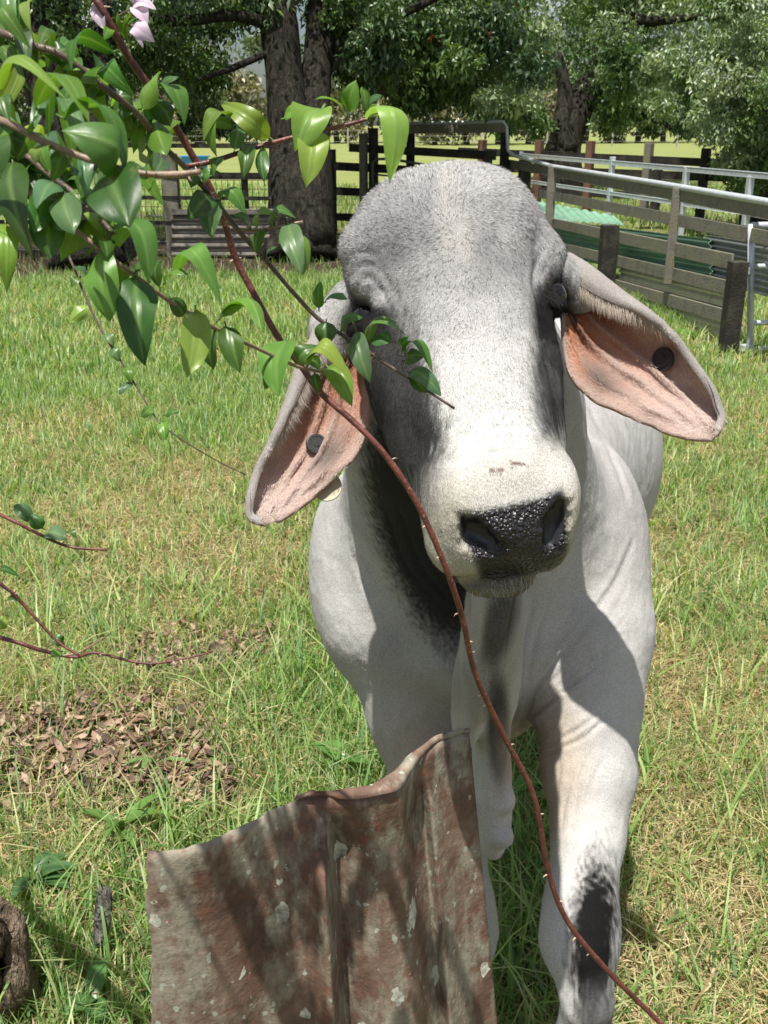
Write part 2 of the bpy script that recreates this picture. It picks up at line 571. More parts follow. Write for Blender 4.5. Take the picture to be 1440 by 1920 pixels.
loop = [p + nS * sgn * 0.15 for p in loop]
loop[0] = np.array([loop[0][0], loop[0][1], 0.0]); loop[-1] = np.array([loop[-1][0], loop[-1][1], 0.0])
m = Mat('dark_pipe', rough=0.4); m.color(m.ramp(m.noise(m.coords('Object'), 30), [(0.3, (0.07, 0.075, 0.08)), (0.7, (0.13, 0.13, 0.13))])); M_DPIPE = m.m
pipe('frame', loop, 0.02, M_DPIPE, pg)
for yy in (326, 342):
    pipe('rail', [sa(708, yy) + nS * sgn * 0.15, sa(805, yy + 10) + nS * sgn * 0.15], 0.014, M_DPIPE, pg)

# paddock fence on the left: thin rails, netting, a low iron sheet
L0 = G(315, 482)
nL = np.array([0.05, 1.0, 0]); nL /= np.linalg.norm(nL)
def la(px, py, off=0): return onplane(px, py, L0 + nL * off, nL)
pad_f = empty('paddock_fence', (L0[0], L0[1], 0))
tag(pad_f, 'thin rail and netting paddock fence with a grey squared post left of the tree', 'fence')
for (y, w) in ((272, 0.05), (327, 0.06), (332, 0.03), (370, 0.045), (417, 0.045)):
    board('rail', la(-160, y - 2), la(505, y + 2), w, 0.04, M_TIMBER_D, pad_f, bevel=0.002)
for px in (-110, 100, 316, 455):
    a = la(px, 288 if px == 316 else 266, 0.06)
    board('post', np.array([a[0], a[1], -0.05]), a, 0.19 if px == 316 else 0.08, 0.15 if px == 316 else 0.08, M_TIMBER if px == 316 else M_TIMBER_D, pad_f, upv=(1, 0, 0))
m = Mat('fence_wire', rough=0.5); m.color(m.ramp(m.noise(m.coords('Object'), 3), [(0.3, (0.10, 0.10, 0.10)), (0.7, (0.22, 0.21, 0.19))])); M_WIRE = m.m
V_, F_ = [], []
def wire(p, q, r=0.0035):
    v, f = tube([p, q], r, 4, cap=False); o = len(V_); V_.extend(v); F_.extend([tuple(i + o for i in ff) for ff in f])
a, b = la(-160, 300, 0.04), la(505, 300, 0.04)
for zv in np.linspace(0.08, 0.95, 9): wire(np.array([a[0], a[1], zv]), np.array([b[0], b[1], zv]))
for t in np.linspace(0, 1, 60):
    p = a + (b - a) * t; wire(np.array([p[0], p[1], 0.04]), np.array([p[0], p[1], 0.95]))
net = link('netting', mesh_py('netting', V_, F_), pad_f, M_WIRE)
corr_sheet('iron_sheet', la(322, 398, -0.06), la(512, 398, -0.06), la(322, 482, -0.06), la(512, 482, -0.06), 5, 0.018, M_CGREY, pad_f)
board('sill_board', la(322, 397, -0.08), la(512, 397, -0.08), 0.06, 0.05, M_TIMBER, pad_f)

# blue trough far out in the paddock
b0 = G(366, 318)
m = Mat('blue_plastic', rough=0.4); m.color(m.ramp(m.noise(m.coords('Object'), 3), [(0.3, (0.03, 0.20, 0.50)), (0.7, (0.06, 0.28, 0.62))])); M_BLUE = m.m
V_, F_ = [], []
prof = [(0.30, 0.0), (0.36, 0.45), (0.40, 0.47), (0.40, 0.50), (0.34, 0.50), (0.28, 0.08)]
for r, zv in prof:
    for k in range(20):
        an = 2 * math.pi * k / 20; V_.append((b0[0] + 1.5 * r * math.cos(an), b0[1] + r * math.sin(an), zv))
for i in range(len(prof) - 1):
    for k in range(20):
        F_.append((i * 20 + k, i * 20 + (k + 1) % 20, (i + 1) * 20 + (k + 1) % 20, (i + 1) * 20 + k))
F_.append(tuple(range(100, 120)))
tr_o = link('water_trough', mesh_py('water_trough', V_, F_), None, M_BLUE)
tag(tr_o, 'small blue plastic trough out in the sunny paddock', 'trough')

# far post and wire fence at the end of the paddock: slim pale posts
ff = empty('far_fence', (0, 84, 0))
tag(ff, 'distant pale post and wire fence across the end of the paddock', 'fence')
m = Mat('pale_post', rough=0.8); m.color(m.ramp(m.noise(m.coords('Object'), 8), [(0.3, (0.3, 0.28, 0.24)), (0.7, (0.45, 0.43, 0.38))])); M_PALE = m.m
for x in np.arange(-34, 40, 5.2):
    board('post', (x, 84 + 0.06 * x, 0), (x, 84 + 0.06 * x, 1.35), 0.12, 0.12, M_PALE, ff, upv=(1, 0, 0))
V_, F_ = [], []
for zv in (0.4, 0.8, 1.2): wire(np.array([-34, 84 - 2.04, zv]), np.array([38, 84 + 2.3, zv]), 0.012)
link('wires', mesh_py('far_wires', V_, F_), ff, M_WIRE)

# ------------------------------------------------------------------ trees
def bark_mat(name, a, b, stretch=0.10):
    m = Mat(name, rough=0.92, spec=0.12)
    wob = m.n('ShaderNodeVectorMath', operation='ADD')
    tc = m.n('ShaderNodeTexCoord')
    nz = m.n('ShaderNodeTexNoise'); nz.inputs['Scale'].default_value = 3.0; nz.inputs['Detail'].default_value = 3
    m.l(tc.outputs['Object'], nz.inputs['Vector'])
    sc = m.n('ShaderNodeVectorMath', operation='SCALE'); sc.inputs['Scale'].default_value = 0.16; m.l(nz.outputs['Color'], sc.inputs[0])
    m.l(tc.outputs['Object'], wob.inputs[0]); m.l(sc.outputs[0], wob.inputs[1])
    mp = m.n('ShaderNodeMapping'); mp.inputs['Scale'].default_value = (1, 1, stretch); m.l(wob.outputs[0], mp.inputs['Vector'])
    n1 = m.noise(mp.outputs[0], 24, 5, 0.62); n3 = m.noise(mp.outputs[0], 70, 4, 0.6)
    n2 = m.noise(tc.outputs['Object'], 2.2, 4)
    h = m.math('ADD', m.math('MULTIPLY', n1, 0.75), m.math('MULTIPLY', n3, 0.25))
    c = m.ramp(h, [(0.38, tuple(x * 0.30 for x in a)), (0.50, a), (0.66, b)])
    c = m.mix(m.math('MULTIPLY', n2, 0.35), c, (0.09, 0.095, 0.07))
    m.color(c); m.normal(m.bump(h, 1.0, 0.10))
    return m.m
M_BARK = bark_mat('furrowed_bark', (0.026, 0.021, 0.018), (0.075, 0.063, 0.055))
M_BARK2 = bark_mat('pale_bark', (0.14, 0.13, 0.12), (0.30, 0.28, 0.26))

def leaf_mat(name, rough=0.35, trans=0.3):
    m = Mat(name, rough=rough, spec=0.5)
    a = m.attr('tint')
    m.color(a.outputs['Color'])
    tr = m.n('ShaderNodeBsdfTranslucent'); m.l(m.mix(1.0, a.outputs['Color'], (1.5, 1.6, 0.6), 'MULTIPLY'), tr.inputs['Color'])
    ms = m.n('ShaderNodeMixShader'); ms.inputs[0].default_value = trans
    m.l(m.b.outputs[0], ms.inputs[1]); m.l(tr.outputs[0], ms.inputs[2]); m.l(ms.outputs[0], m.out.inputs[0])
    return m.m
M_CROWN = leaf_mat('tree_leaves', 0.38, 0.25)

def leaves(centers, radii, counts, size, cols, droop=0.55, red=0.0, elong=2.6):
    """rhombic folded leaves filling clumps; denser towards each clump's rim"""
    Ps, Cs, Sz = [], [], []
    for c, r, n in zip(centers, radii, counts):
        n = int(n)
        d = rng.normal(size=(n, 3)); d /= np.linalg.norm(d, axis=1)[:, None]
        rad = rng.random(n) ** 0.45
        lump = 1 + 0.35 * vnoise(d * 2.2 + np.asarray(c), 3)
        Ps.append(np.asarray(c) + d * (rad * lump)[:, None] * np.asarray(r))
        k = rng.random(n)[:, None]
        base_c = np.array(cols[rng.integers(len(cols))])
        cc = base_c * (0.65 + 0.7 * k)
        Cs.append(cc); Sz.append(np.full(n, size))
    P = np.concatenate(Ps); Cc = np.concatenate(Cs); S = np.concatenate(Sz) * rng.uniform(0.65, 1.3, len(P))
    n = len(P)
    if red > 0:
        m_ = rng.random(n) < red; Cc[m_] = np.array([0.35, 0.05, 0.02])
    ax = rng.normal(size=(n, 3)); ax[:, 2] -= droop * 2; ax /= np.linalg.norm(ax, axis=1)[:, None]
    up = rng.normal(size=(n, 3)) * 0.7; up[:, 2] += 1.0
    sd = np.cross(ax, up); sd /= np.linalg.norm(sd, axis=1)[:, None] + 1e-9
    nr = np.cross(sd, ax)
    L = S[:, None]; Wd = L / elong
    v0 = P; v1 = P + ax * L * 0.45 + sd * Wd * 0.5 + nr * Wd * 0.12; v3 = P + ax * L * 0.45 - sd * Wd * 0.5 + nr * Wd * 0.12; v2 = P + ax * L - nr * L * 0.1
    V_ = np.stack([v0, v1, v2, v3], 1).reshape(-1, 3)
    i = np.arange(n)[:, None] * 4
    F_ = np.concatenate([np.concatenate([i, i + 1, i + 2], 1), np.concatenate([i, i + 2, i + 3], 1)])
    return V_, F_, np.repeat(Cc, 4, axis=0)

def crown(name, parent, centers, radii, counts, size, cols, **kw):
    v, f, c = leaves(centers, radii, counts, size, cols, **kw)
    me = mesh_np(name, v, f); set_col(me, 'tint', c)
    return link(name, me, parent, M_CROWN)
def limb(name, pts, radii, parent, mat=None, n=14, sides=12, rough=0.10):
    P = spline(pts, n); R = np.interp(np.linspace(0, 1, n), np.linspace(0, 1, len(radii)), radii)
    V_, F_ = tube(P, R, sides)
    V_ = np.array(V_)
    V_ += 0.0
    nz = fbm(V_ * np.array([5, 5, 1.2]), 2, 12)
    cen = np.repeat(P, sides, axis=0)
    k = len(cen)
    V_[:k] = cen + (V_[:k] - cen) * (1 + rough * 2 * nz[:k])[:, None]
    return link(name, mesh_py(name, V_, F_), parent, mat or M_BARK, smooth=True)

GREENS = [(0.070, 0.125, 0.045), (0.090, 0.16, 0.055), (0.115, 0.19, 0.060), (0.060, 0.11, 0.052)]
LIGHTG = [(0.24, 0.32, 0.18), (0.30, 0.37, 0.22), (0.20, 0.28, 0.15)]

def clumps(spec):
    c, r, n = [], [], []
    for (px, py, d, rp, cnt) in spec:
        c.append(W(px, py, d)); rr = rp * d / F; r.append((rr, rr * 0.9, rr * 0.8)); n.append(cnt)
    return c, r, n
def scatter(x0, x1, y0, y1, d0, d1, k, rp, cnt, seed):
    q = random.Random(seed); out = []
    for _ in range(k):
        out.append((q.uniform(x0, x1), q.uniform(y0, y1), q.uniform(d0, d1), rp * q.uniform(0.7, 1.3), cnt))
    return out
def canopy_world(boxes, seed):
    """upper crown above the frame: broad clumps that shade the ground"""
    q = random.Random(seed); c, r, n = [], [], []
    for (x0, x1, y0, y1, z0, z1, k, rad, cnt) in boxes:
        for _ in range(k):
            c.append((q.uniform(x0, x1), q.uniform(y0, y1), q.uniform(z0, z1))); rr = rad * q.uniform(0.7, 1.2); r.append((rr, rr, rr * 0.7)); n.append(cnt)
    return c, r, n

# twin-trunk tree
t2 = empty('twin_trunk_tree', tuple(G(565, 486)))
tag(t2, 'big furrowed-bark tree whose twin trunks rise beside the iron sheet', 'tree')
limb('trunk', [W(560, 492, 13.2), W(558, 420, 13.2), W(553, 330, 13.15), W(545, 250, 13.1), W(530, 130, 13.0), W(518, 0, 12.9), W(500, -220, 12.8)], [0.56, 0.37, 0.34, 0.28, 0.235, 0.23, 0.22], t2, sides=20, n=24)
limb('trunk', [W(578, 470, 13.1), W(582, 330, 13.05), W(585, 260, 13.1), W(592, 170, 13.2), W(600, 60, 13.3), W(610, -60, 13.4), W(640, -260, 13.5)], [0.36, 0.27, 0.22, 0.20, 0.19, 0.18, 0.15], t2, sides=18, n=22)
limb('limb', [W(600, 130, 13.3), W(640, 110, 13.6), W(720, 165, 13.9), W(800, 135, 14.2)], [0.13, 0.12, 0.11, 0.08], t2, M_BARK2)
limb('limb', [W(620, 60, 13.4), W(632, 90, 13.5), W(655, 140, 13.6)], [0.12, 0.10, 0.05], t2, M_BARK2)
limb('limb', [W(520, 50, 12.9), W(440, 30, 12.6), W(330, 40, 12.4), W(250, 20, 12.2)], [0.09, 0.07, 0.06, 0.03], t2)
limb('limb', [W(600, 40, 13.3), W(700, 40, 13.0), W(800, 5, 12.8), W(900, -60, 12.6)], [0.08, 0.06, 0.05, 0.03], t2)
limb('limb', [W(500, 100, 12.9), W(430, 130, 12.6), W(370, 150, 12.4)], [0.05, 0.04, 0.02], t2)
sp = scatter(650, 1000, -40, 150, 12.5, 15, 46, 58, 620, 1) + scatter(650, 930, 110, 188, 13, 15.5, 24, 40, 480, 2) + scatter(230, 420, -40, 140, 12, 15, 20, 55, 420, 3) + scatter(420, 640, -60, 50, 12.3, 14, 16, 46, 360, 4) + scatter(330, 500, 170, 240, 14, 15, 8, 30, 160, 44)
c1 = clumps(sp)
c2 = clumps(scatter(640, 960, -60, 150, 16, 18, 30, 85, 420, 61) + scatter(200, 400, -60, 120, 15.5, 17, 16, 75, 360, 62))
c1 = tuple(a + b for a, b in zip(c1, c2))
cw = canopy_world([(-4.5, 1.5, 9.8, 15.5, 3.6, 7.5, 46, 1.15, 380)], 5)
crown('crown', t2, c1[0] + cw[0], c1[1] + cw[1], c1[2] + cw[2], 0.105, GREENS + LIGHTG[:1], red=0.0015)
# group of dark trunks on the left
t1 = empty('dark_trunk_tree', tuple(G(150, 500)))
tag(t1, 'dark rough-barked tree with a leaning trunk behind the leafy branches', 'tree')
limb('trunk', [W(165, 506, 12.4), W(150, 420, 12.4), W(120, 330, 12.3), W(100, 230, 12.3), W(75, 130, 12.3), W(60, 0, 12.3), W(50, -200, 12.3)], [0.46, 0.31, 0.27, 0.23, 0.21, 0.19, 0.17], t1, sides=18, n=22)
limb('trunk', [W(190, 470, 12.6), W(170, 250, 12.6), W(140, 80, 12.7), W(120, -20, 12.8), W(110, -180, 12.8)], [0.3, 0.22, 0.17, 0.15, 0.12], t1, sides=14, n=18)
limb('limb', [W(175, 320, 12.6), W(185, 150, 12.9), W(195, 0, 13.0)], [0.16, 0.13, 0.10], t1)
sp = scatter(-80, 330, -60, 110, 11.8, 15, 34, 60, 460, 6) + scatter(-60, 300, 90, 230, 13.5, 15.5, 18, 44, 300, 7)
c1 = clumps(sp); cw = canopy_world([(-9, -4.0, 9.8, 15.5, 3.6, 7.5, 34, 1.15, 340)], 8)
crown('crown', t1, c1[0] + cw[0], c1[1] + cw[1], c1[2] + cw[2], 0.10, GREENS)
# leaning tree behind the yard
t3 = empty('leaning_tree', tuple(to_world(C(1050, 345, 27)) * [1, 1, 0]))
tag(t3, 'broad dark tree with a thick leaning trunk beyond the back fence', 'tree')
b3 = to_world(C(1050, 330, 26.5)); b3[2] = -0.1
limb('trunk', [b3, W(1058, 270, 26.6), W(1085, 200, 26.7), W(1130, 120, 27), W(1170, 30, 27.2), W(1200, -100, 27.4)], [0.66, 0.46, 0.40, 0.34, 0.28, 0.2], t3, sides=18, n=20)
limb('limb', [W(1062, 285, 26.4), W(1050, 240, 26.3), W(1060, 180, 26.3), W(1045, 100, 26.2)], [0.34, 0.26, 0.20, 0.12], t3)
limb('limb', [W(1130, 120, 27), W(1190, 200, 26.5), W(1260, 240, 26.2)], [0.16, 0.12, 0.06], t3)
limb('limb', [W(1170, 30, 27), W(1220, 40, 26.5), W(1320, 30, 26)], [0.2, 0.14, 0.08], t3)
sp = scatter(930, 1330, -60, 130, 26, 31, 44, 60, 520, 9) + scatter(900, 1010, 60, 235, 22, 25, 22, 42, 420, 10) + scatter(1120, 1320, 110, 225, 25, 30, 26, 40, 340, 11) + scatter(1150, 1330, 190, 240, 26, 30, 12, 26, 200, 19) + scatter(1160, 1260, 60, 170, 22, 23, 7, 34, 420, 12)
c1 = clumps(sp); cw = canopy_world([(-2, 14, 19, 31, 5, 11, 60, 1.9, 300)], 13)
crown('crown', t3, c1[0] + cw[0], c1[1] + cw[1], c1[2] + cw[2], 0.17, GREENS + LIGHTG[:2])
# bright tree on the right edge
t4 = empty('bright_leaved_tree', tuple(to_world(C(1420, 330, 15.5)) * [1, 1, 0]))
tag(t4, 'sunlit pale green tree hanging low over the silver iron sheet', 'tree')
b4 = to_world(C(1430, 330, 15.8)); b4[2] = -0.1
limb('trunk', [b4, W(1425, 260, 15.8), W(1440, 120, 15.8), W(1450, -100, 15.8)], [0.26, 0.22, 0.18, 0.12], t4)
limb('limb', [W(1428, 300, 15.8), W(1380, 230, 15.4), W(1330, 215, 15.0)], [0.12, 0.09, 0.05], t4)
limb('limb', [W(1440, 130, 15.8), W(1390, 60, 15.2), W(1340, 20, 15.0)], [0.12, 0.08, 0.04], t4)
sp = scatter(1330, 1490, -60, 140, 13.4, 15.8, 26, 50, 700, 14) + scatter(1345, 1500, 120, 300, 13.4, 15.6, 30, 44, 640, 15) + scatter(1360, 1480, 270, 370, 14.2, 15.4, 9, 34, 380, 16) + scatter(1225, 1300, 90, 160, 14.6, 15.2, 4, 30, 380, 17) + scatter(1300, 1345, 150, 260, 14.6, 15.4, 5, 30, 320, 18)
c1 = clumps(sp)
crown('crown', t4, c1[0], c1[1], c1[2], 0.085, LIGHTG + GREENS[1:3])

# far tree line beyond the paddock
def far_tree(x, y, h, w, colset, seed, label, group):
    r = random.Random(seed)
    t = empty('far_tree', (x, y, 0)); tag(t, label, 'tree', group)
    limb('trunk', [np.array([x, y, -0.2]), np.array([x + r.uniform(-.3, .3), y, h * 0.4]), np.array([x + r.uniform(-.6, .6), y, h * 0.8])], [0.3, 0.22, 0.1], t, M_BARK2, n=5, sides=7)
    cs, rs, ns = [], [], []
    for _ in range(14):
        cs.append((x + r.gauss(0, w * 0.3), y + r.gauss(0, w * 0.25), h * r.uniform(0.12, 0.95))); q = w * r.uniform(0.16, 0.3); rs.append((q, q, q * 0.8)); ns.append(110)
    crown('crown', t, cs, rs, ns, 0.55, colset, droop=0.3, elong=1.8)
FT = [(-45 + 2.9 * k, 92 + (k * 53 % 17) * 0.9) for k in range(33)]
FT_ = [(-42, 96), (-36, 104), (-30, 98), (-24, 108), (-19, 99), (-13, 106), (-8, 97), (-2, 109), (4, 98), (10, 107), (17, 96), (22, 105), (28, 97), (33, 108), (39, 99), (45, 106)]
for k, (x, y) in enumerate(FT):
    if k % 3 == 2: far_tree(x, y, 5.5, 6.0, [(0.27, 0.25, 0.17), (0.33, 0.30, 0.22)], k, 'low straw-green scrub tree at the far end of the paddock', 'low scrub trees beyond the paddock')
    else: far_tree(x, y, 8 + (k * 37 % 5), 6.5, [(0.09, 0.13, 0.06), (0.13, 0.17, 0.09)], k, 'tall green tree in the line beyond the far paddock fence', 'green trees beyond the paddock')
# ------------------------------------------------------------------ the cow: a distance field polygonised into ONE skin
class Field:
    def __init__(self, lo, hi, h):
        self.lo = np.asarray(lo, float); self.h = h
        self.n = np.ceil((np.asarray(hi) - self.lo) / h).astype(int) + 1
        self.D = np.full(self.n, 0.5, dtype=np.float32)
    def block(self, lo, hi):
        i0 = np.maximum(np.floor((lo - self.lo) / self.h).astype(int), 0)
        i1 = np.minimum(np.ceil((hi - self.lo) / self.h).astype(int) + 1, self.n)
        if (i1 <= i0).any(): return None
        ax = [self.lo[k] + self.h * np.arange(i0[k], i1[k]) for k in range(3)]
        g = np.meshgrid(*ax, indexing='ij')
        sl = tuple(slice(i0[k], i1[k]) for k in range(3))
        return sl, np.stack([x.astype(np.float32) for x in g], axis=-1)
    def union(self, sl, d, k):
        a = self.D[sl]
        if k <= 0: self.D[sl] = np.minimum(a, d); return
        h = np.maximum(k - np.abs(a - d), 0) / k
        self.D[sl] = np.minimum(a, d) - h * h * k * 0.25
    def cut(self, sl, d, k):
        a = self.D[sl]; b = -d
        h = np.maximum(k - np.abs(a - b), 0) / max(k, 1e-6)
        self.D[sl] = np.maximum(a, b) + h * h * k * 0.25
    def ell(self, c, r, axes=None, k=0.04, cut=False):
        c = np.asarray(c, float); r = np.asarray(r, float)
        R = np.eye(3) if axes is None else np.asarray(axes, float)     # rows are axes
        ext = np.sqrt(((R * r[:, None]) ** 2).sum(0)) + k + 0.012
        bl = self.block(c - ext, c + ext)
        if bl is None: return
        sl, P = bl
        q = (P - c.astype(np.float32)) @ R.T.astype(np.float32)
        k0 = np.sqrt(((q / r) ** 2).sum(-1)) + 1e-6
        k1 = np.sqrt(((q / r ** 2) ** 2).sum(-1)) + 1e-6
        d = k0 * (k0 - 1) / k1
        (self.cut if cut else self.union)(sl, d.astype(np.float32), k)
    def sweep(self, pts, rad, lat=None, k=0.05, cut=False):
        """pts: list of points; rad: list of r or (r_lateral, r_other)"""
        for i in range(len(pts) - 1):
            a = np.asarray(pts[i], float); b = np.asarray(pts[i + 1], float)
            ra = np.atleast_1d(np.asarray(rad[i], float)); rb = np.atleast_1d(np.asarray(rad[i + 1], float))
            m = max(ra.max(), rb.max()) + k + 0.012
            bl = self.block(np.minimum(a, b) - m, np.maximum(a, b) + m)
            if bl is None: continue
            sl, P = bl
            ab = b - a; L2 = (ab ** 2).sum()
            t = np.clip(((P - a.astype(np.float32)) @ ab.astype(np.float32)) / L2, 0, 1)
            q = P - (a + t[..., None] * ab).astype(np.float32)
            if lat is None or len(ra) == 1:
                d = np.sqrt((q ** 2).sum(-1)) - (ra[0] + (rb[0] - ra[0]) * t)
            else:
                u = np.asarray(lat, float); u = u - ab * np.dot(u, ab) / L2; u /= np.linalg.norm(u)
                qa = q @ u.astype(np.float32)
                qb2 = np.maximum((q ** 2).sum(-1) - qa ** 2, 0)
                A = ra[0] + (rb[0] - ra[0]) * t; B = ra[1] + (rb[1] - ra[1]) * t
                k0 = np.sqrt(qa ** 2 / A ** 2 + qb2 / B ** 2) + 1e-6
                k1 = np.sqrt(qa ** 2 / A ** 4 + qb2 / B ** 4) + 1e-6
                d = k0 * (k0 - 1) / k1
            (self.cut if cut else self.union)(sl, d.astype(np.float32), k)
    def sample(self, p):
        g = (np.asarray(p) - self.lo) / self.h
        i = np.clip(np.floor(g).astype(int), 0, self.n - 2); f = g - i
        out = 0
        for dx in (0, 1):
            for dy in (0, 1):
                for dz in (0, 1):
                    w = (f[0] if dx else 1 - f[0]) * (f[1] if dy else 1 - f[1]) * (f[2] if dz else 1 - f[2])
                    out += w * self.D[i[0] + dx, i[1] + dy, i[2] + dz]
        return out
    def front(self, px, py, d0=0.85, d1=3.0):
        """distance at which the sight line of a pixel first meets the skin"""
        d = d0
        while d < d1:
            if self.sample(C(px, py, d)) < 0: return d
            d += 0.003
        return None
    def mesh(self):
        D = self.D; n = self.n - 1
        s = (D < 0)
        cnt = np.zeros(tuple(n), np.uint8)
        for dx in (0, 1):
            for dy in (0, 1):
                for dz in (0, 1):
                    cnt += s[dx:n[0] + dx, dy:n[1] + dy, dz:n[2] + dz]
        act = np.argwhere((cnt > 0) & (cnt < 8))
        idx = -np.ones(tuple(n), np.int32)
        idx[act[:, 0], act[:, 1], act[:, 2]] = np.arange(len(act))
        acc = np.zeros((len(act), 3)); wt = np.zeros(len(act))
        corners = [(x, y, z) for x in (0, 1) for y in (0, 1) for z in (0, 1)]
        val = {c: D[act[:, 0] + c[0], act[:, 1] + c[1], act[:, 2] + c[2]] for c in corners}
        for c in corners:
            for ax in range(3):
                if c[ax] == 0:
                    e = list(c); e[ax] = 1; e = tuple(e)
                    a, b = val[c], val[e]
                    m = (a < 0) != (b < 0)
                    t = np.where(m, a / np.where(a == b, 1, a - b), 0)
                    p = np.tile(np.array(c, float), (len(act), 1)); p[:, ax] += t
                    acc += p * m[:, None]; wt += m
        V = self.lo + self.h * (act + acc / wt[:, None])
        faces = []
        for ax in range(3):
            b, c = (ax + 1) % 3, (ax + 2) % 3
            s0 = [slice(None)] * 3; s1 = [slice(None)] * 3
            s0[ax] = slice(0, -1); s1[ax] = slice(1, None)
            A = s[tuple(s0)]; B = s[tuple(s1)]
            for inside_first in (True, False):
                e = np.argwhere((A & ~B) if inside_first else (~A & B))
                e = e[(e[:, b] > 0) & (e[:, c] > 0) & (e[:, b] < n[b]) & (e[:, c] < n[c])]
                q = []
                for db, dc in ((-1, -1), (0, -1), (0, 0), (-1, 0)):
                    x = e.copy(); x[:, b] += db; x[:, c] += dc
                    q.append(idx[x[:, 0], x[:, 1], x[:, 2]])
                q = np.stack(q, 1)
                if not inside_first: q = q[:, ::-1]
                faces.append(q)
        Fq = np.concatenate(faces)
        return V, Fq[(Fq >= 0).all(1)]

def subdivide(V, Fq, it=1):
    """linear split of quads, then smoothing, in arrays"""
    for _ in range(it):
        n = len(V)
        E = np.concatenate([Fq[:, [0, 1]], Fq[:, [1, 2]], Fq[:, [2, 3]], Fq[:, [3, 0]]])
        Es = np.sort(E, 1)
        key = Es[:, 0].astype(np.int64) * n + Es[:, 1]
        uq, inv = np.unique(key, return_inverse=True)
        ev = np.stack([uq // n, uq % n], 1)
        em = V[ev].mean(1)
        fc = V[Fq].mean(1)
        m = len(Fq)
        ei = inv.reshape(4, m).T + n
        ci = np.arange(m) + n + len(uq)
        V = np.concatenate([V, em, fc])
        q = [np.stack([Fq[:, k], ei[:, k], ci, ei[:, (k + 3) % 4]], 1) for k in range(4)]
        Fq = np.concatenate(q)
    return V, Fq

def relax(V, Fq, it=2, lam=0.5):
    n = len(V)
    E = np.concatenate([Fq[:, [0, 1]], Fq[:, [1, 2]], Fq[:, [2, 3]], Fq[:, [3, 0]]])
    for k in range(it):
        for mu in (lam, -lam * 1.04):
            s = np.zeros_like(V); c = np.zeros(n)
            for ax in range(3):
                s[:, ax] = np.bincount(E[:, 0], V[E[:, 1], ax], n) + np.bincount(E[:, 1], V[E[:, 0], ax], n)
            c = np.bincount(E[:, 0], minlength=n) + np.bincount(E[:, 1], minlength=n)
            V = V + mu * (s / np.maximum(c, 1)[:, None] - V)
    return V

def vert_normals(V, Fq):
    a = V[Fq[:, 2]] - V[Fq[:, 0]]; b = V[Fq[:, 3]] - V[Fq[:, 1]]
    nf = np.cross(a, b)
    N = np.zeros_like(V)
    for k in range(4):
        for ax in range(3):
            N[:, ax] += np.bincount(Fq[:, k], nf[:, ax], len(V))
    return N / (np.linalg.norm(N, axis=1)[:, None] + 1e-12)

# ---- frame of the head: u across, v down the face, w out of the face
HO = C(838, 420, 1.30)
hv = C(958, 1010, 1.05) - HO
HL = np.linalg.norm(hv); hv = hv / HL
hu = np.array([1.0, 0.11, 0.25]); hu -= hv * np.dot(hu, hv); hu /= np.linalg.norm(hu)
hw = -np.cross(hv, hu)
HAX = np.stack([hu, hv, hw])
def H(u, v, w): return HO + u * hu + v * hv + w * hw

fld = Field((-0.42, -1.25, 0.93), (1.10, 0.72, 3.85), 0.0072)
lat = np.array([0.96, 0.0, 0.28])
lat_d = np.array([0.995, 0.0, -0.09])

def foot(px, py, d):
    """floor point straight below a measured point, in the measuring frame"""
    w = to_world(C(px, py, d)); return w

def leg(points, radii, toe):
    pts = [C(*p) for p in points]
    k = to_world(pts[-1])
    fet = np.array([k[0] + toe[0] * 0.8, k[1] + toe[1] * 0.8 + 0.015, 0.15])
    pas = np.array([k[0] + toe[0], k[1] + toe[1] - 0.02, 0.075])
    fl = [to_frame(fet), to_frame(pas)]
    fld.sweep(pts, radii, k=0.045)
    fld.sweep([pts[-1], (pts[-1] + fl[0]) / 2, fl[0], fl[1]], [radii[-1], 0.036, 0.043, 0.042], k=0.03)
    hoof = np.array([k[0] + toe[0], k[1] + toe[1] - 0.045, 0.0])
    for sx in (-1, 1):
        fld.sweep([to_frame(hoof + [sx * 0.022, 0.02, 0.07]), to_frame(hoof + [sx * 0.025, -0.02, 0.03])], [0.030, 0.032], k=0.012)
    return hoof

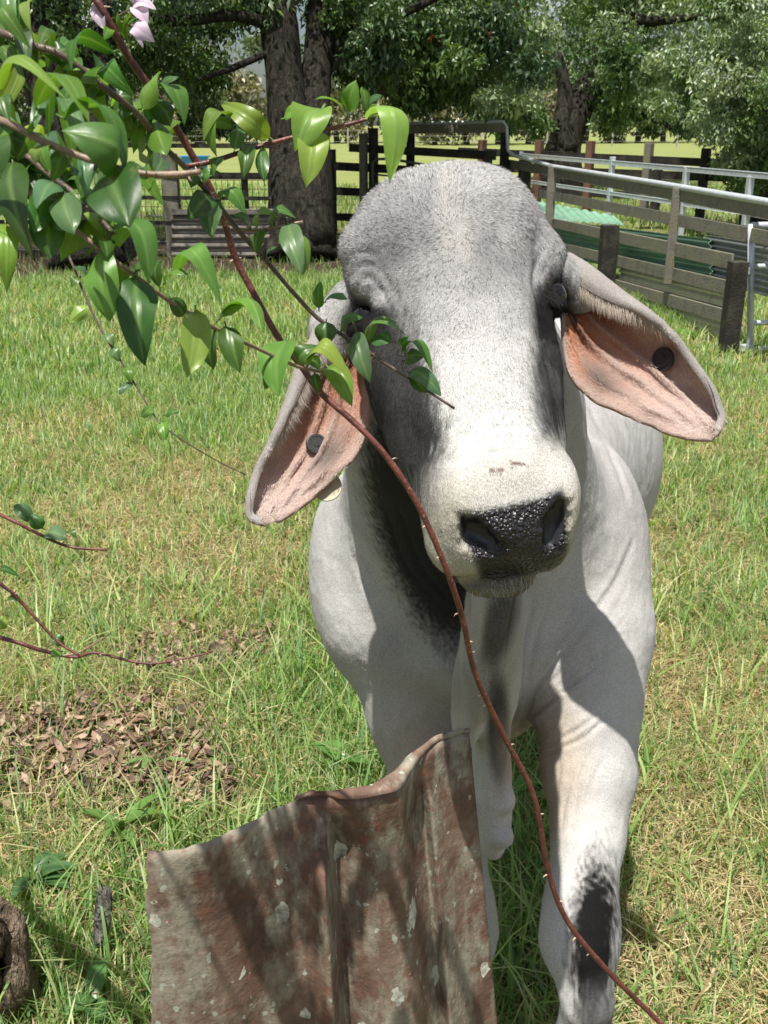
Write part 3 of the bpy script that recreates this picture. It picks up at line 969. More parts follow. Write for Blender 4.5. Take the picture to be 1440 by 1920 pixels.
def build_body_field():
    # barrel, hump, rump
    fld.sweep([C(905, 950, 2.10), C(980, 862, 2.62), C(1030, 785, 3.15)], [(0.285, 0.29), (0.335, 0.37), (0.275, 0.30)], lat=lat, k=0.06)
    fld.ell(C(1040, 775, 3.30), (0.24, 0.24, 0.22), k=0.10)
    fld.ell(C(880, 700, 2.15), (0.10, 0.12, 0.17), k=0.10)
    # chest and shoulders
    fld.ell(C(896, 1040, 1.97), (0.285, 0.23, 0.24), k=0.08)
    fld.ell(C(672, 1060, 1.93), (0.085, 0.15, 0.12), k=0.10)
    fld.ell(C(1118, 1060, 1.90), (0.085, 0.20, 0.13), k=0.10)
    fld.ell(C(720, 1170, 1.90), (0.10, 0.10, 0.12), k=0.08)
    fld.ell(C(1090, 1200, 1.86), (0.10, 0.13, 0.12), k=0.08)
    fld.ell(C(905, 1180, 1.90), (0.17, 0.16, 0.16), k=0.08)
    fld.sweep([C(925, 1180, 1.92), C(940, 1330, 1.95)], [0.17, 0.06], k=0.06)
    # neck
    fld.sweep([C(850, 600, 1.46), C(860, 760, 1.60), C(885, 960, 1.84)], [(0.125, 0.15), (0.18, 0.19), (0.24, 0.22)], lat=lat, k=0.06)
    # dewlap: a fold of skin hanging from throat to brisket
    fld.sweep([C(922, 1085, 1.40), C(906, 1180, 1.50), C(884, 1282, 1.57)], [(0.030, 0.11), (0.025, 0.13), (0.029, 0.10)], lat=lat_d, k=0.018)
    fld.sweep([C(940, 1110, 1.50), C(945, 1190, 1.62), C(930, 1330, 1.70)], [(0.030, 0.10), (0.024, 0.12), (0.022, 0.12)], lat=lat_d, k=0.022)
    fld.sweep([C(918, 1290, 1.68), C(918, 1400, 1.72), C(922, 1495, 1.72), C(918, 1545, 1.71)], [(0.025, 0.13), (0.023, 0.13), (0.028, 0.10), (0.031, 0.05)], lat=lat_d, k=0.020)
    fld.ell(C(942, 1500, 1.64), (0.020, 0.021, 0.035), k=0.012)
    fld.ell(C(938, 1566, 1.65), (0.022, 0.021, 0.03), k=0.008)
    # fore legs
    leg([(1100, 1200, 1.86), (1102, 1330, 1.82), (1104, 1450, 1.79), (1102, 1570, 1.75), (1088, 1690, 1.70), (1086, 1765, 1.68), (1100, 1880, 1.655)],
        [0.110, 0.086, 0.074, 0.054, 0.052, 0.055, 0.037], (0.01, 0.02))
    leg([(745, 1210, 1.93), (790, 1350, 1.92), (822, 1460, 1.90), (848, 1580, 1.87), (862, 1690, 1.84), (866, 1750, 1.83), (868, 1840, 1.82)],
        [0.110, 0.088, 0.074, 0.055, 0.052, 0.054, 0.037], (0.0, 0.02))
    # hind legs (hidden behind the chest, they carry the rump)
    for (hx, hy) in ((0.42, 3.20), (0.68, 3.14)):
        p = [np.array([hx, hy, 0.74]), np.array([hx, hy - 0.08, 0.62]), np.array([hx, hy + 0.14, 0.48]), np.array([hx, hy + 0.06, 0.15]), np.array([hx, hy + 0.02, 0.05])]
        fld.sweep([to_frame(q) for q in p], [0.15, 0.12, 0.058, 0.043, 0.05], k=0.08)
    # tail
    fld.sweep([to_frame(np.array(q)) for q in ((0.58, 3.36, 0.86), (0.60, 3.47, 0.70), (0.60, 3.48, 0.38))], [0.045, 0.03, 0.022], k=0.05)

def build_head_field():
    E = lambda u, v, w, ru, rv, rw, k=0.05, cut=False: fld.ell(H(u, v, w), (ru, rv, rw), HAX, k, cut)
    # cranium and forehead
    E(-0.004, 0.040, -0.005, 0.112, 0.076, 0.092)
    E(0.006, 0.022, 0.0, 0.066, 0.070, 0.085)
    E(-0.010, 0.072, 0.0, 0.119, 0.098, 0.096)
    E(-0.054, 0.055, 0.02, 0.062, 0.06, 0.066, 0.04)
    E(0.028, 0.052, 0.02, 0.062, 0.06, 0.068, 0.04)
    # face wedge down to the nose
    fld.sweep([H(-0.004, 0.08, -0.005), H(-0.008, 0.20, -0.002), H(-0.012, 0.30, 0.0), H(-0.004, 0.38, 0.0)],
              [(0.112, 0.098), (0.094, 0.082), (0.078, 0.070), (0.072, 0.064)], lat=hu, k=0.04)
    # cheeks and lower jaw
    for s in (-1, 1):
        E(s * 0.066, 0.17, -0.055, 0.052, 0.12, 0.078)
        E(s * 0.058, 0.27, -0.045, 0.040, 0.10, 0.052, 0.04)
        E(s * 0.054, 0.335, -0.040, 0.034, 0.08, 0.045, 0.03)
    fld.sweep([H(0, 0.24, -0.085), H(0, 0.40, -0.066)], [(0.055, 0.03), (0.042, 0.026)], lat=hu, k=0.04)
    # muzzle, upper lip, chin
    E(-0.002, 0.405, -0.004, 0.074, 0.060, 0.056, 0.03)
    for s in (-1, 1):
        E(s * 0.051, 0.425, -0.012, 0.031, 0.046, 0.056, 0.025)
        E(s * 0.045, 0.455, -0.045, 0.030, 0.030, 0.026, 0.025)
    E(0, 0.452, -0.020, 0.060, 0.034, 0.042, 0.03)
    E(0.004, 0.468, -0.078, 0.046, 0.032, 0.024, 0.010)
    # hollows below the eyes, so the nasal bone stands out
    for s in (-1, 1):
        E(s * 0.118 - 0.006, 0.205, 0.060, 0.034, 0.080, 0.036, 0.045, True)
    # brows
    for s in (-1, 1):
        fld.sweep([H(s * 0.111 - 0.011, 0.124, 0.018), H(s * 0.113 - 0.011, 0.088, 0.036), H(s * 0.092 - 0.011, 0.066, 0.056)], [0.018, 0.025, 0.022], k=0.018)
    # ear roots
    fld.sweep([C(672, 590, 1.37), C(636, 622, 1.37), C(612, 665, 1.36)], [0.050, 0.034, 0.018], k=0.035)
    fld.sweep([C(1010, 530, 1.37), C(1052, 535, 1.39), C(1098, 560, 1.385)], [0.050, 0.036, 0.015], k=0.035)

build_body_field()
build_head_field()

# eyes: hollow sockets, an eyeball each
EYE_R = 0.0195
eye_c = []
for (px, py, s) in ((1032, 556, 1), (690, 598, -1)):
    c = H(s * 0.128, 0.122 if s > 0 else 0.118, 0.012)
    d = fld.front(px, py) or 1.25
    c = C(px, py, d + (0.017 if s > 0 else 0.027))
    eye_c.append(c)
    fld.ell(c + s * hu * 0.004 + hw * 0.004, (0.021, 0.030, 0.021), HAX, k=0.012, cut=True)
    # upper and lower lid
    fld.sweep([c + hv * 0.004 + hw * 0.016 - s * hu * 0.012, c - hv * 0.019 + hw * 0.012 + s * hu * 0.004, c - hv * 0.010 - hw * 0.008 + s * hu * 0.014], [0.006, 0.008, 0.007], k=0.014)
    fld.sweep([c + hv * 0.010 + hw * 0.016 - s * hu * 0.010, c + hv * 0.021 + hw * 0.008 + s * hu * 0.004, c + hv * 0.010 - hw * 0.008 + s * hu * 0.014], [0.005, 0.007, 0.006], k=0.012)

# nostrils
for pts in (((872, 965), (890, 1000), (918, 1018)), ((1052, 935), (1040, 975), (1030, 1010))):
    q = []
    for (px, py) in pts:
        d = fld.front(px, py) or 1.0
        q.append(C(px, py, d + 0.010))
    fld.sweep(q, [0.006, 0.013, 0.011], k=0.010, cut=True)
# mouth line
q = []
for (px, py) in ((868, 1093), (915, 1092), (970, 1088), (1030, 1072), (1064, 1058)):
    d = fld.front(px, py) or 1.0
    q.append(C(px, py, d))
fld.sweep(q, [0.003] * 5, k=0.006, cut=True)

V, Fq = fld.mesh()
V = relax(V, Fq, 3)
V, Fq = subdivide(V, Fq, 1)
V = relax(V, Fq, 3)
N = vert_normals(V, Fq)
PX = V[:, 0] / V[:, 2] * F + 720; PY = 960 - V[:, 1] / V[:, 2] * F; DD = V[:, 2]
hd = (V - HO) @ HAX.T                                     # head coordinates
HEAD = smoothstep(hd[:, 1], -0.2, -0.12) * (DD < 1.47) * (PY < 1125)
HEAD = HEAD * ((hd[:, 2] > -0.16))

def fold_lines(lines, width, depth, mask):
    """skin folds: narrow furrows along measured lines on the hide"""
    global V
    disp = np.zeros(len(V))
    for L in lines:
        P = spline(L, 30)
        lo = P.min(0) - 4 * width; hi = P.max(0) + 4 * width
        m = np.where((PX > lo[0]) & (PX < hi[0]) & (PY > lo[1]) & (PY < hi[1]) & mask)[0]
        if len(m) == 0: continue
        q = np.stack([PX[m], PY[m]], 1)
        best = np.full(len(m), 1e9); where = np.zeros(len(m))
        for i in range(len(P) - 1):
            a, b = P[i], P[i + 1]
            ab = b - a
            t = np.clip(((q - a) @ ab) / (ab @ ab + 1e-9), 0, 1)
            dd_ = np.linalg.norm(q - (a + t[:, None] * ab), axis=1)
            where = np.where(dd_ < best, (i + t) / (len(P) - 1), where)
            best = np.minimum(best, dd_)
        x = best / width
        tap = np.sqrt(np.clip(np.sin(math.pi * np.clip(where, 0, 1)), 0, 1)) * smoothstep(-N[m, 2], 0.15, 0.5)
        disp[m] += tap * (-np.exp(-x * x) + 0.25 * np.exp(-((x - 2.2) / 1.2) ** 2))
    V = V + N * (disp * depth)[:, None]

front = (N[:, 2] < 0.2)
chest = front & (DD > 1.5) & (DD < 2.2)
# folds on the near shoulder, sweeping from the shoulder down to the brisket
L = []
for k in range(19):
    f = k / 18 + random.uniform(-0.015, 0.015)
    L.append([(1190 - 18 * f, 1000 + 190 * f), (1150 - 30 * f, 1090 + 160 * f), (1080 - 40 * f, 1190 + 120 * f), (1010 - 25 * f, 1280 + 80 * f), (975 - 5 * f, 1340 + 60 * f)])
fold_lines(L[::2], 3.8, 0.0034, chest)
fold_lines(L[1::2], 3.4, 0.0022, chest)
fold_lines([[(1085, 760), (1110, 860), (1120, 960)], [(1100, 750), (1145, 850), (1180, 950)], [(1000, 1120), (985, 1190), (970, 1240)], [(1035, 1110), (1005, 1200), (985, 1290)], [(1120, 1340), (1080, 1370), (1020, 1400)], [(1150, 1330), (1090, 1385), (1000, 1420)]], 4.5, 0.0030, chest)
fold_lines([[(690, 900), (720, 1010), (770, 1100), (830, 1160)], [(700, 960), (740, 1070), (800, 1140), (850, 1190)], [(676, 1010), (700, 1080), (760, 1150)], [(800, 1180), (840, 1230), (868, 1260)], [(725, 960), (760, 1060), (820, 1125)], [(745, 950), (790, 1060), (845, 1130)], [(665, 1040), (690, 1110), (740, 1180)]], 4.5, 0.0030, chest)
fold_lines([[(1080, 1440), (1060, 1500), (1050, 1570)], [(1110, 1400), (1085, 1470), (1075, 1540)], [(1050, 1420), (1045, 1480)], [(1130, 1420), (1105, 1490), (1090, 1560)]], 4.5, 0.0022, chest)
headm = front & (DD < 1.42)
fold_lines([[(648, 600), (652, 540), (676, 497), (712, 506), (742, 550), (765, 610)], [(668, 600), (672, 545), (690, 520), (716, 545), (738, 600)], [(636, 540), (655, 490), (690, 474), (735, 510)]], 6.0, 0.0019, headm)
fold_lines([[(1000, 560), (1003, 510), (1015, 475), (1032, 455)], [(1012, 570), (1018, 520), (1030, 490)]], 4.0, 0.0014, headm)
fold_lines([[(840, 330), (855, 400), (865, 470), (868, 540)]], 14.0, 0.002, headm)
fold_lines([[(830, 830), (880, 812), (950, 800), (1010, 806)], [(850, 870), (910, 850), (990, 846)]], 5.0, 0.0008, headm)
# broad lumps
V = V + N * (0.0032 * fbm(V * 14.0, 2, 3))[:, None] * (DD < 2.4)[:, None]
V = V + N * (0.0040 * fbm(V * 24.0, 2, 13))[:, None] * ((DD < 1.42) & (PY < 640) & (PY > 300))[:, None]
V = V + N * (0.0010 * fbm(V * 60.0, 2, 5))[:, None] * (DD < 2.4)[:, None]
# pebbled nose leather gets its relief in the material

N = vert_normals(V, Fq)
PX = V[:, 0] / V[:, 2] * F + 720; PY = 960 - V[:, 1] / V[:, 2] * F; DD = V[:, 2]

def blob(cx, cy, rx, ry, rot=0.0, soft=1.0, ragged=0.0):
    a = math.radians(rot)
    x = (PX - cx) * math.cos(a) + (PY - cy) * math.sin(a)
    y = -(PX - cx) * math.sin(a) + (PY - cy) * math.cos(a)
    r = np.sqrt((x / rx) ** 2 + (y / ry) ** 2)
    if ragged: r = r + ragged * fbm(V * np.array([240, 45, 240]), 2, 77)
    return 1 - smoothstep(r, 1 - 0.5 * soft, 1 + 0.5 * soft)

WP = to_world(V)
base = np.tile(np.array([0.55, 0.54, 0.525]), (len(V), 1))
def paint(mask, colr):
    global base
    m = np.clip(mask, 0, 1)[:, None]
    base = base * (1 - m) + np.array(colr) * m
noise1 = fbm(V * 26, 3, 21)
noise2 = fbm(V * 9, 2, 31)
isH = (DD < 1.46) & (hd[:, 2] > -0.13) & (PY < 1122)
isH = isH * 1.0
# body tones
paint(smoothstep(noise2, -0.3, 0.8) * 0.55, (0.36, 0.353, 0.345))
paint(smoothstep(fbm(V * 4.5, 2, 91), 0.0, 0.7) * 0.5, (0.58, 0.57, 0.555))
paint((DD > 1.27) * (PY > 700) * blob(784, 990, 78, 250, -20, 0.6, 0.2) * 0.97, (0.030, 0.029, 0.029))       # dark neck hide, deepened with the shade below the head painted in
paint((1 - isH) * blob(1120, 920, 60, 220, -12, 1.2) * 0.45, (0.30, 0.29, 0.28))
paint((1 - isH) * (DD < 1.64) * blob(905, 1200, 80, 160, 8, 0.5), (0.44, 0.42, 0.385))
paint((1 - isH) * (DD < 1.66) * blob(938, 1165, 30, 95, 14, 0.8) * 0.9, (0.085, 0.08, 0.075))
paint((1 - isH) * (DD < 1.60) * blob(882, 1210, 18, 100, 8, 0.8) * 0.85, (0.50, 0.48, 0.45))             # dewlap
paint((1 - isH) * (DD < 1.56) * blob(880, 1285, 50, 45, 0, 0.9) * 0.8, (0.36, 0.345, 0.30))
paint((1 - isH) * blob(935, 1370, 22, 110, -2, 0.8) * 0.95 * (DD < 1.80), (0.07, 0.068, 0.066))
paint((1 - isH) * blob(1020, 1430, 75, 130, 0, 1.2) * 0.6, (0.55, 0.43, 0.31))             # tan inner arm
paint((1 - isH) * blob(790, 1400, 70, 100, 0, 1.4) * 0.6, (0.52, 0.42, 0.31))
paint((1 - isH) * blob(1114, 1755, 46, 150, 4, 0.8, 0.35), (0.010, 0.010, 0.010))   # dark knee
paint((1 - isH) * blob(1120, 1900, 40, 60, 0, 1.0) * 0.8, (0.05, 0.05, 0.05))
paint((1 - isH) * blob(862, 1730, 35, 110, 0, 0.9) * 0.8, (0.05, 0.05, 0.05))
# head tones: grey forehead, pale bridge, dark round the eyes and down the cheeks
paint(isH * blob(850, 470, 260, 200, 0, 0.8) * np.clip(0.62 + 0.45 * noise1 + 0.25 * noise2, 0, 1), (0.20, 0.20, 0.205))
paint(isH * blob(740, 430, 120, 110, -25, 1.2) * 0.35, (0.20, 0.20, 0.205))
paint(isH * blob(905, 500, 70, 60, 0, 1.2) * 0.55, (0.15, 0.148, 0.15))
paint(isH * blob(852, 430, 30, 120, -6, 1.3) * np.clip(0.22 + 0.6 * noise1, 0, 1), (0.52, 0.50, 0.46))
paint(isH * blob(690, 470, 60, 90, 0, 1.2) * 0.3, (0.22, 0.22, 0.225))
paint(isH * blob(930, 780, 130, 160, -10, 1.0) * 0.8, (0.60, 0.595, 0.58))
paint(isH * blob(905, 620, 100, 110, 0, 1.2) * 0.35, (0.36, 0.355, 0.35))
sp = smoothstep(noise1, -0.9, 0.5)
paint(isH * blob(750, 760, 72, 205, -15, 0.8, 0.28) * 0.99 * (0.92 + 0.08 * sp), (0.022, 0.022, 0.022))   # dark cheek
paint(isH * blob(690, 640, 50, 90, 0, 0.9) * 0.9, (0.045, 0.043, 0.042))
paint(isH * blob(1044, 690, 44, 160, 2, 0.8, 0.28) * 0.98 * (0.85 + 0.15 * sp), (0.028, 0.028, 0.028))
paint(isH * blob(1036, 575, 36, 66, 4, 0.7) * 0.98, (0.016, 0.015, 0.015))
paint(isH * blob(688, 606, 44, 40, 0, 0.7) * 0.98, (0.016, 0.015, 0.015))
paint(isH * blob(694, 545, 40, 22, 28, 0.8) * 0.7, (0.42, 0.415, 0.415))                        # pale upper lids
paint(isH * blob(1006, 490, 20, 46, 14, 0.8) * 0.8, (0.52, 0.51, 0.51))
paint(isH * blob(960, 890, 140, 60, -6, 0.9) * 0.8, (0.58, 0.56, 0.51))                        # cream band over the nose
paint(isH * blob(845, 1030, 60, 110, 0, 0.9) * 0.8, (0.47, 0.44, 0.36))
paint(isH * blob(1085, 1000, 40, 90, 0, 0.9) * 0.75, (0.55, 0.51, 0.41))
paint(isH * blob(960, 1108, 130, 30, 0, 0.8) * 0.95, (0.19, 0.165, 0.115))
# nose leather
nx = (PX - 962); ny = (PY - 1000)
def poly_mask(poly, soft):
    """signed inside test with soft edge for a measured outline"""
    P = np.array(poly, float); n = len(P)
    inside = np.zeros(len(PX), bool); dist = np.full(len(PX), 1e9)
    for i in range(n):
        a, b = P[i], P[(i + 1) % n]
        c = ((a[1] > PY) != (b[1] > PY))
        with np.errstate(divide='ignore', invalid='ignore'):
            xx = (b[0] - a[0]) * (PY - a[1]) / (b[1] - a[1] + 1e-12) + a[0]
        inside ^= c & (PX < xx)
        ab = b - a
        t = np.clip(((PX - a[0]) * ab[0] + (PY - a[1]) * ab[1]) / (ab @ ab), 0, 1)
        dist = np.minimum(dist, np.hypot(PX - a[0] - t * ab[0], PY - a[1] - t * ab[1]))
    sd = np.where(inside, dist, -dist)
    return smoothstep(sd, -soft, soft)
pad_poly = [(856, 962), (880, 966), (915, 955), (960, 945), (1010, 936), (1040, 920), (1054, 914), (1062, 940), (1064, 985), (1066, 1020), (1062, 1058),
            (1030, 1072), (985, 1082), (930, 1092), (900, 1088), (892, 1060), (880, 1030), (866, 1005)]
pad = poly_mask(pad_poly, 8.0 + 5 * noise1) * isH * (N[:, 2] < 0.25)
paint(pad, (0.022, 0.021, 0.027))
hoofm = smoothstep(0.085 - WP[:, 2], 0.0, 0.01)
paint(hoofm, (0.05, 0.045, 0.04))
# scratches: three thin dark marks
def scratch(pts, w, col):
    P = spline(pts, 12); best = np.full(len(PX), 1e9)
    m = np.where((np.abs(PX - P[:, 0].mean()) < 80) & (np.abs(PY - P[:, 1].mean()) < 50) & (isH > 0))[0]
    q = np.stack([PX[m], PY[m]], 1); b = np.full(len(m), 1e9)
    for i in range(len(P) - 1):
        a, c = P[i], P[i + 1]; ab = c - a
        t = np.clip(((q - a) @ ab) / (ab @ ab + 1e-9), 0, 1)
        b = np.minimum(b, np.linalg.norm(q - (a + t[:, None] * ab), axis=1))
    k = np.zeros(len(PX)); k[m] = 1 - smoothstep(b, w * 0.5, w)
    paint(k * 0.85, col)
scratch([(916, 884), (928, 879), (944, 881)], 2.8, (0.10, 0.02, 0.02))
scratch([(960, 867), (975, 869), (992, 874)], 2.8, (0.10, 0.02, 0.02))
base = np.clip(base * 0.94 * (1 + 0.10 * noise1[:, None]), 0.006, 0.75)

# ---- ears: shells with a rolled rim, joined to the same skin
def make_ear(E0, E1, d0, d1, cup, lip, ns=72, nt=54, flip=False, notch=None):
    A = spline(E0, ns); B = spline(E1, ns)
    wob = np.stack([np.arange(ns) * 0.22, np.zeros(ns), np.zeros(ns)], 1)
    B = B + np.stack([4.0 * fbm(wob, 2, 81), 4.0 * fbm(wob, 2, 82)], 1) * np.sin(np.linspace(0, math.pi, ns))[:, None]
    A = A + np.stack([3.0 * fbm(wob, 2, 83), 3.0 * fbm(wob, 2, 84)], 1) * np.sin(np.linspace(0, math.pi, ns))[:, None]
    verts, cols, keep = [], [], []
    # cross-section: free rim -> roll -> inner hollow -> other edge
    for i in range(ns):
        s = i / (ns - 1)
        dep = d0 + (d1 - d0) * s
        lw = lip * (1 - smoothstep(s, 0.12, 0.50)) + 0.008
        rz = 1 - 0.75 * float(smoothstep(np.array(s), 0.35, 0.65))
        fade = math.sin(math.pi * min(1, 0.25 + s * 0.75)) ** 0.6
        prof = spline([(lw, (-0.007 * fade - 0.003) * rz), (lw * 0.55, (-0.011 * fade - 0.003) * rz), (0.012 * rz, -0.010 * fade * rz), (0.0, -0.003 * rz), (0.035, 0.010 * fade), (0.16, cup * 0.75 * fade),
                       (0.36, cup * fade), (0.56, cup * 0.92 * fade), (0.80, cup * 0.45 * fade), (1.0, 0.0)], nt)
        for j in range(nt):
            f, z = prof[j]
            t = j / (nt - 1)
            for (c0, wd, am) in ((0.40, 0.024, 0.013), (0.60, 0.030, 0.014), (0.78, 0.05, 0.008)):
                z -= am * math.exp(-((f - c0) / wd) ** 2) * (1 - smoothstep(s, 0.55, 0.95)) * (1 if t > 0.4 else 0)
            z += 0.0035 * math.sin(s * 9 + f * 7) + 0.002 * math.sin(s * 23 + f * 11)
            p = A[i] * (1 - f) + B[i] * f
            verts.append(C(p[0], p[1], dep + z))
            keep.append((p[0], p[1], f, s, t))
    verts = np.array(verts); keep = np.array(keep)
    idx = np.arange(ns * nt).reshape(ns, nt)
    q = np.stack([idx[:-1, :-1].ravel(), idx[:-1, 1:].ravel(), idx[1:, 1:].ravel(), idx[1:, :-1].ravel()], 1)
    if notch is not None:
        c = keep[q].mean(1)
        m = np.ones(len(q), bool)
        for (nx_, ny_, wx, hy) in notch:
            m &= ~((np.abs(c[:, 0] - nx_) < wx * np.clip((c[:, 1] - (ny_ - hy)) / hy, 0, 1)) & (c[:, 1] > ny_ - hy))
        q = q[m]
    if flip: q = q[:, ::-1]
    # thickness
    n0 = vert_normals(verts, q)
    th = 0.0055
    n = len(verts)
    v2 = np.concatenate([verts, verts - n0 * th])
    back = q[:, ::-1] + n
    E = np.concatenate([q[:, [0, 1]], q[:, [1, 2]], q[:, [2, 3]], q[:, [3, 0]]])
    key = {}
    for a, b in E.tolist(): key[(a, b)] = 1
    side = [(b, a, a + n, b + n) for (a, b) in key if (b, a) not in key]
    faces = np.concatenate([q, back, np.array(side)])
    return v2, faces, keep, n0

def ear_colors(keep, n, dark, warm):
    f, s, t = keep[:, 2], keep[:, 3], keep[:, 4]
    x = np.stack([f * 9, s * 7, f * 0], 1)
    nz = fbm(x, 3, 7)
    inner = np.tile(np.array([0.66, 0.47, 0.40]), (len(f), 1))
    def mixc(m, c):
        nonlocal inner
        m = np.clip(m, 0, 1)[:, None]; inner = inner * (1 - m) + np.array(c) * m
    base_m = 1 - smoothstep(s + 0.18 * nz, 0.16, 0.62)
    mixc(base_m * 0.85, warm)
    mixc(smoothstep(s + 0.1 * nz, 0.50, 0.80) * 0.75, (0.64, 0.545, 0.50))
    mixc((1 - smoothstep(f + 0.05 * nz, 0.10, 0.26)) * 0.7, (0.60, 0.52, 0.47))
    mixc(smoothstep(f + 0.05 * nz, 0.80, 0.95) * 0.6, (0.62, 0.46, 0.40))
    mixc(smoothstep(nz, 0.15, 0.7) * 0.3, (0.42, 0.30, 0.25))
    for c0 in (0.40, 0.60):
        mixc(np.exp(-((f - c0) / 0.022) ** 2) * 0.6 * smoothstep(s, 0.12, 0.3) * (1 - smoothstep(s, 0.6, 0.85)), (0.56, 0.50, 0.46))
    mixc(np.exp(-(((f - dark[0]) / 0.14) ** 2 + ((s - dark[1]) / 0.12) ** 2)) * 0.85, (0.17, 0.155, 0.145))
    mixc((1 - smoothstep(s, 0.10, 0.45)) * np.exp(-((f - 0.62) / 0.09) ** 2) * 0.85, (0.12, 0.05, 0.028))
    mixc((1 - smoothstep(s, 0.2, 0.6)) * np.exp(-((f - 0.28) / 0.08) ** 2) * 0.6, (0.30, 0.12, 0.06))
    mixc(smoothstep(f, 0.92, 1.0) * 0.6, (0.50, 0.42, 0.37))
    rim = (t < 0.36)
    rimc = np.array([0.46, 0.45, 0.44])
    tipc = np.array([0.58, 0.50, 0.46])
    rc = rimc + (tipc - rimc) * smoothstep(s, 0.3, 0.6)[:, None]
    k = (1 - smoothstep(t, 0.30, 0.40))[:, None]
    fr = inner * (1 - k) + rc * k
    outer = np.tile(np.array([0.47, 0.45, 0.43]), (n, 1))
    return np.concatenate([fr, outer])

earL = make_ear([(640, 560), (596, 622), (562, 690), (533, 770), (505, 835), (482, 890), (468, 935), (470, 968), (492, 979)],
                [(696, 600), (698, 680), (694, 745), (688, 800), (668, 848), (636, 884), (600, 918), (562, 950), (506, 981)],
                1.352, 1.30, 0.027, 0.16, notch=[(512, 985, 9, 42)], flip=False)
earR = make_ear([(1020, 462), (1085, 492), (1135, 528), (1190, 570), (1248, 616), (1294, 672), (1330, 726), (1352, 778), (1344, 808)],
                [(1060, 592), (1060, 645), (1070, 698), (1094, 736), (1140, 762), (1190, 784), (1240, 806), (1288, 820), (1336, 821)],
                1.372, 1.32, 0.036, 0.22, flip=True)
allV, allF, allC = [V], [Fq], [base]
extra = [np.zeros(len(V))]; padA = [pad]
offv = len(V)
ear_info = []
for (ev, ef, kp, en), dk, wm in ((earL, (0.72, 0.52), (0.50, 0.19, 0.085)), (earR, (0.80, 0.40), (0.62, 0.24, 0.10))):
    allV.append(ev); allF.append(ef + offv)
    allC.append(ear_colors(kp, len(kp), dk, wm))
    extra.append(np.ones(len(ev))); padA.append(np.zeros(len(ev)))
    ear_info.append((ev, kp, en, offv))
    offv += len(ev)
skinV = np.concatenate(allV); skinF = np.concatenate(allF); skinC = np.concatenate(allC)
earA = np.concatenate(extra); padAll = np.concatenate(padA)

# ---- materials
m = Mat('cow_hide', rough=0.8, spec=0.1)
ca = m.attr('pigment_and_shade'); ma = m.attr('zones')
sepz = m.n('ShaderNodeSeparateColor'); m.l(ma.outputs['Color'], sepz.inputs[0])
co = m.coords('Object')
h1 = m.noise(m.coords('Object', scale=(1, 1, 0.35)), 900, 2, 0.6)
skn = m.noise(m.coords('Object', scale=(1.0, 1.0, 0.30), rot=(0, 0.6, 0)), 42, 5, 0.62)
h2 = m.noise(co, 260, 3, 0.6)
var = m.ramp(h1, [(0.30, (0.62, 0.62, 0.62)), (0.55, (1.0, 1.0, 1.0)), (0.75, (1.22, 1.22, 1.22))])
colr = m.mix(1.0, ca.outputs['Color'], var, 'MULTIPLY')
m.color(colr)
vor = m.n('ShaderNodeTexVoronoi', feature='F1'); vor.inputs['Scale'].default_value = 240
pw = m.n('ShaderNodeTexNoise'); pw.inputs['Scale'].default_value = 90; m.l(co, pw.inputs['Vector'])
pws = m.n('ShaderNodeVectorMath', operation='SCALE'); pws.inputs['Scale'].default_value = 0.009; m.l(pw.outputs['Color'], pws.inputs[0])
pwa = m.n('ShaderNodeVectorMath', operation='ADD'); m.l(co, pwa.inputs[0]); m.l(pws.outputs[0], pwa.inputs[1]); m.l(pwa.outputs[0], vor.inputs['Vector'])
peb = m.math('MULTIPLY', m.math('SUBTRACT', 1.0, vor.outputs['Distance']), sepz.outputs[2])
hair = m.math('MULTIPLY', m.math('ADD', m.math('ADD', m.math('MULTIPLY', h1, 0.4), m.math('MULTIPLY', h2, 0.25)), m.math('MULTIPLY', skn, 1.9)), m.math('SUBTRACT', 1.0, sepz.outputs[0]))
m.normal(m.bump(peb, 1.0, 0.0036, m.bump(hair, 0.55, 0.003)))
rr = m.math('ADD', 0.36, m.math('MULTIPLY', m.math('SUBTRACT', 1.0, sepz.outputs[0]), 0.5))
m.l(rr, m.b.inputs['Roughness'])
m.l(m.math('ADD', 0.08, m.math('MULTIPLY', sepz.outputs[0], 0.5)), m.b.inputs['Specular IOR Level'])
tr = m.n('ShaderNodeBsdfTranslucent')
m.l(m.mix(1.0, ca.outputs['Color'], (1.0, 0.50, 0.30), 'MULTIPLY'), tr.inputs['Color'])
ms = m.n('ShaderNodeMixShader')
m.l(m.math('MULTIPLY', sepz.outputs[1], 0.38), ms.inputs[0])
m.l(m.b.outputs[0], ms.inputs[1]); m.l(tr.outputs[0], ms.inputs[2]); m.l(ms.outputs[0], m.out.inputs[0])
M_HIDE = m.m

m = Mat('eye_ball', rough=0.05, spec=0.5)
m.color(m.mix(0.5, (0.005, 0.004, 0.005), (0.012, 0.009, 0.009)))
M_EYE = m.m
m = Mat('coat_hair', rough=0.6, spec=0.12)
m.color(m.attr('tint').outputs['Color'])
M_HAIR = m.m
m = Mat('tag_black', rough=0.45, spec=0.4)
m.color(m.ramp(m.noise(m.coords('Object'), 300, 3), [(0.3, (0.018, 0.018, 0.018)), (0.7, (0.05, 0.05, 0.048))]))
M_TAGB = m.m
m = Mat('tag_cream', rough=0.5, spec=0.4)
m.color(m.ramp(m.noise(m.coords('Object'), 120, 4), [(0.3, (0.42, 0.37, 0.26)), (0.7, (0.55, 0.49, 0.36))]))
M_TAGC = m.m

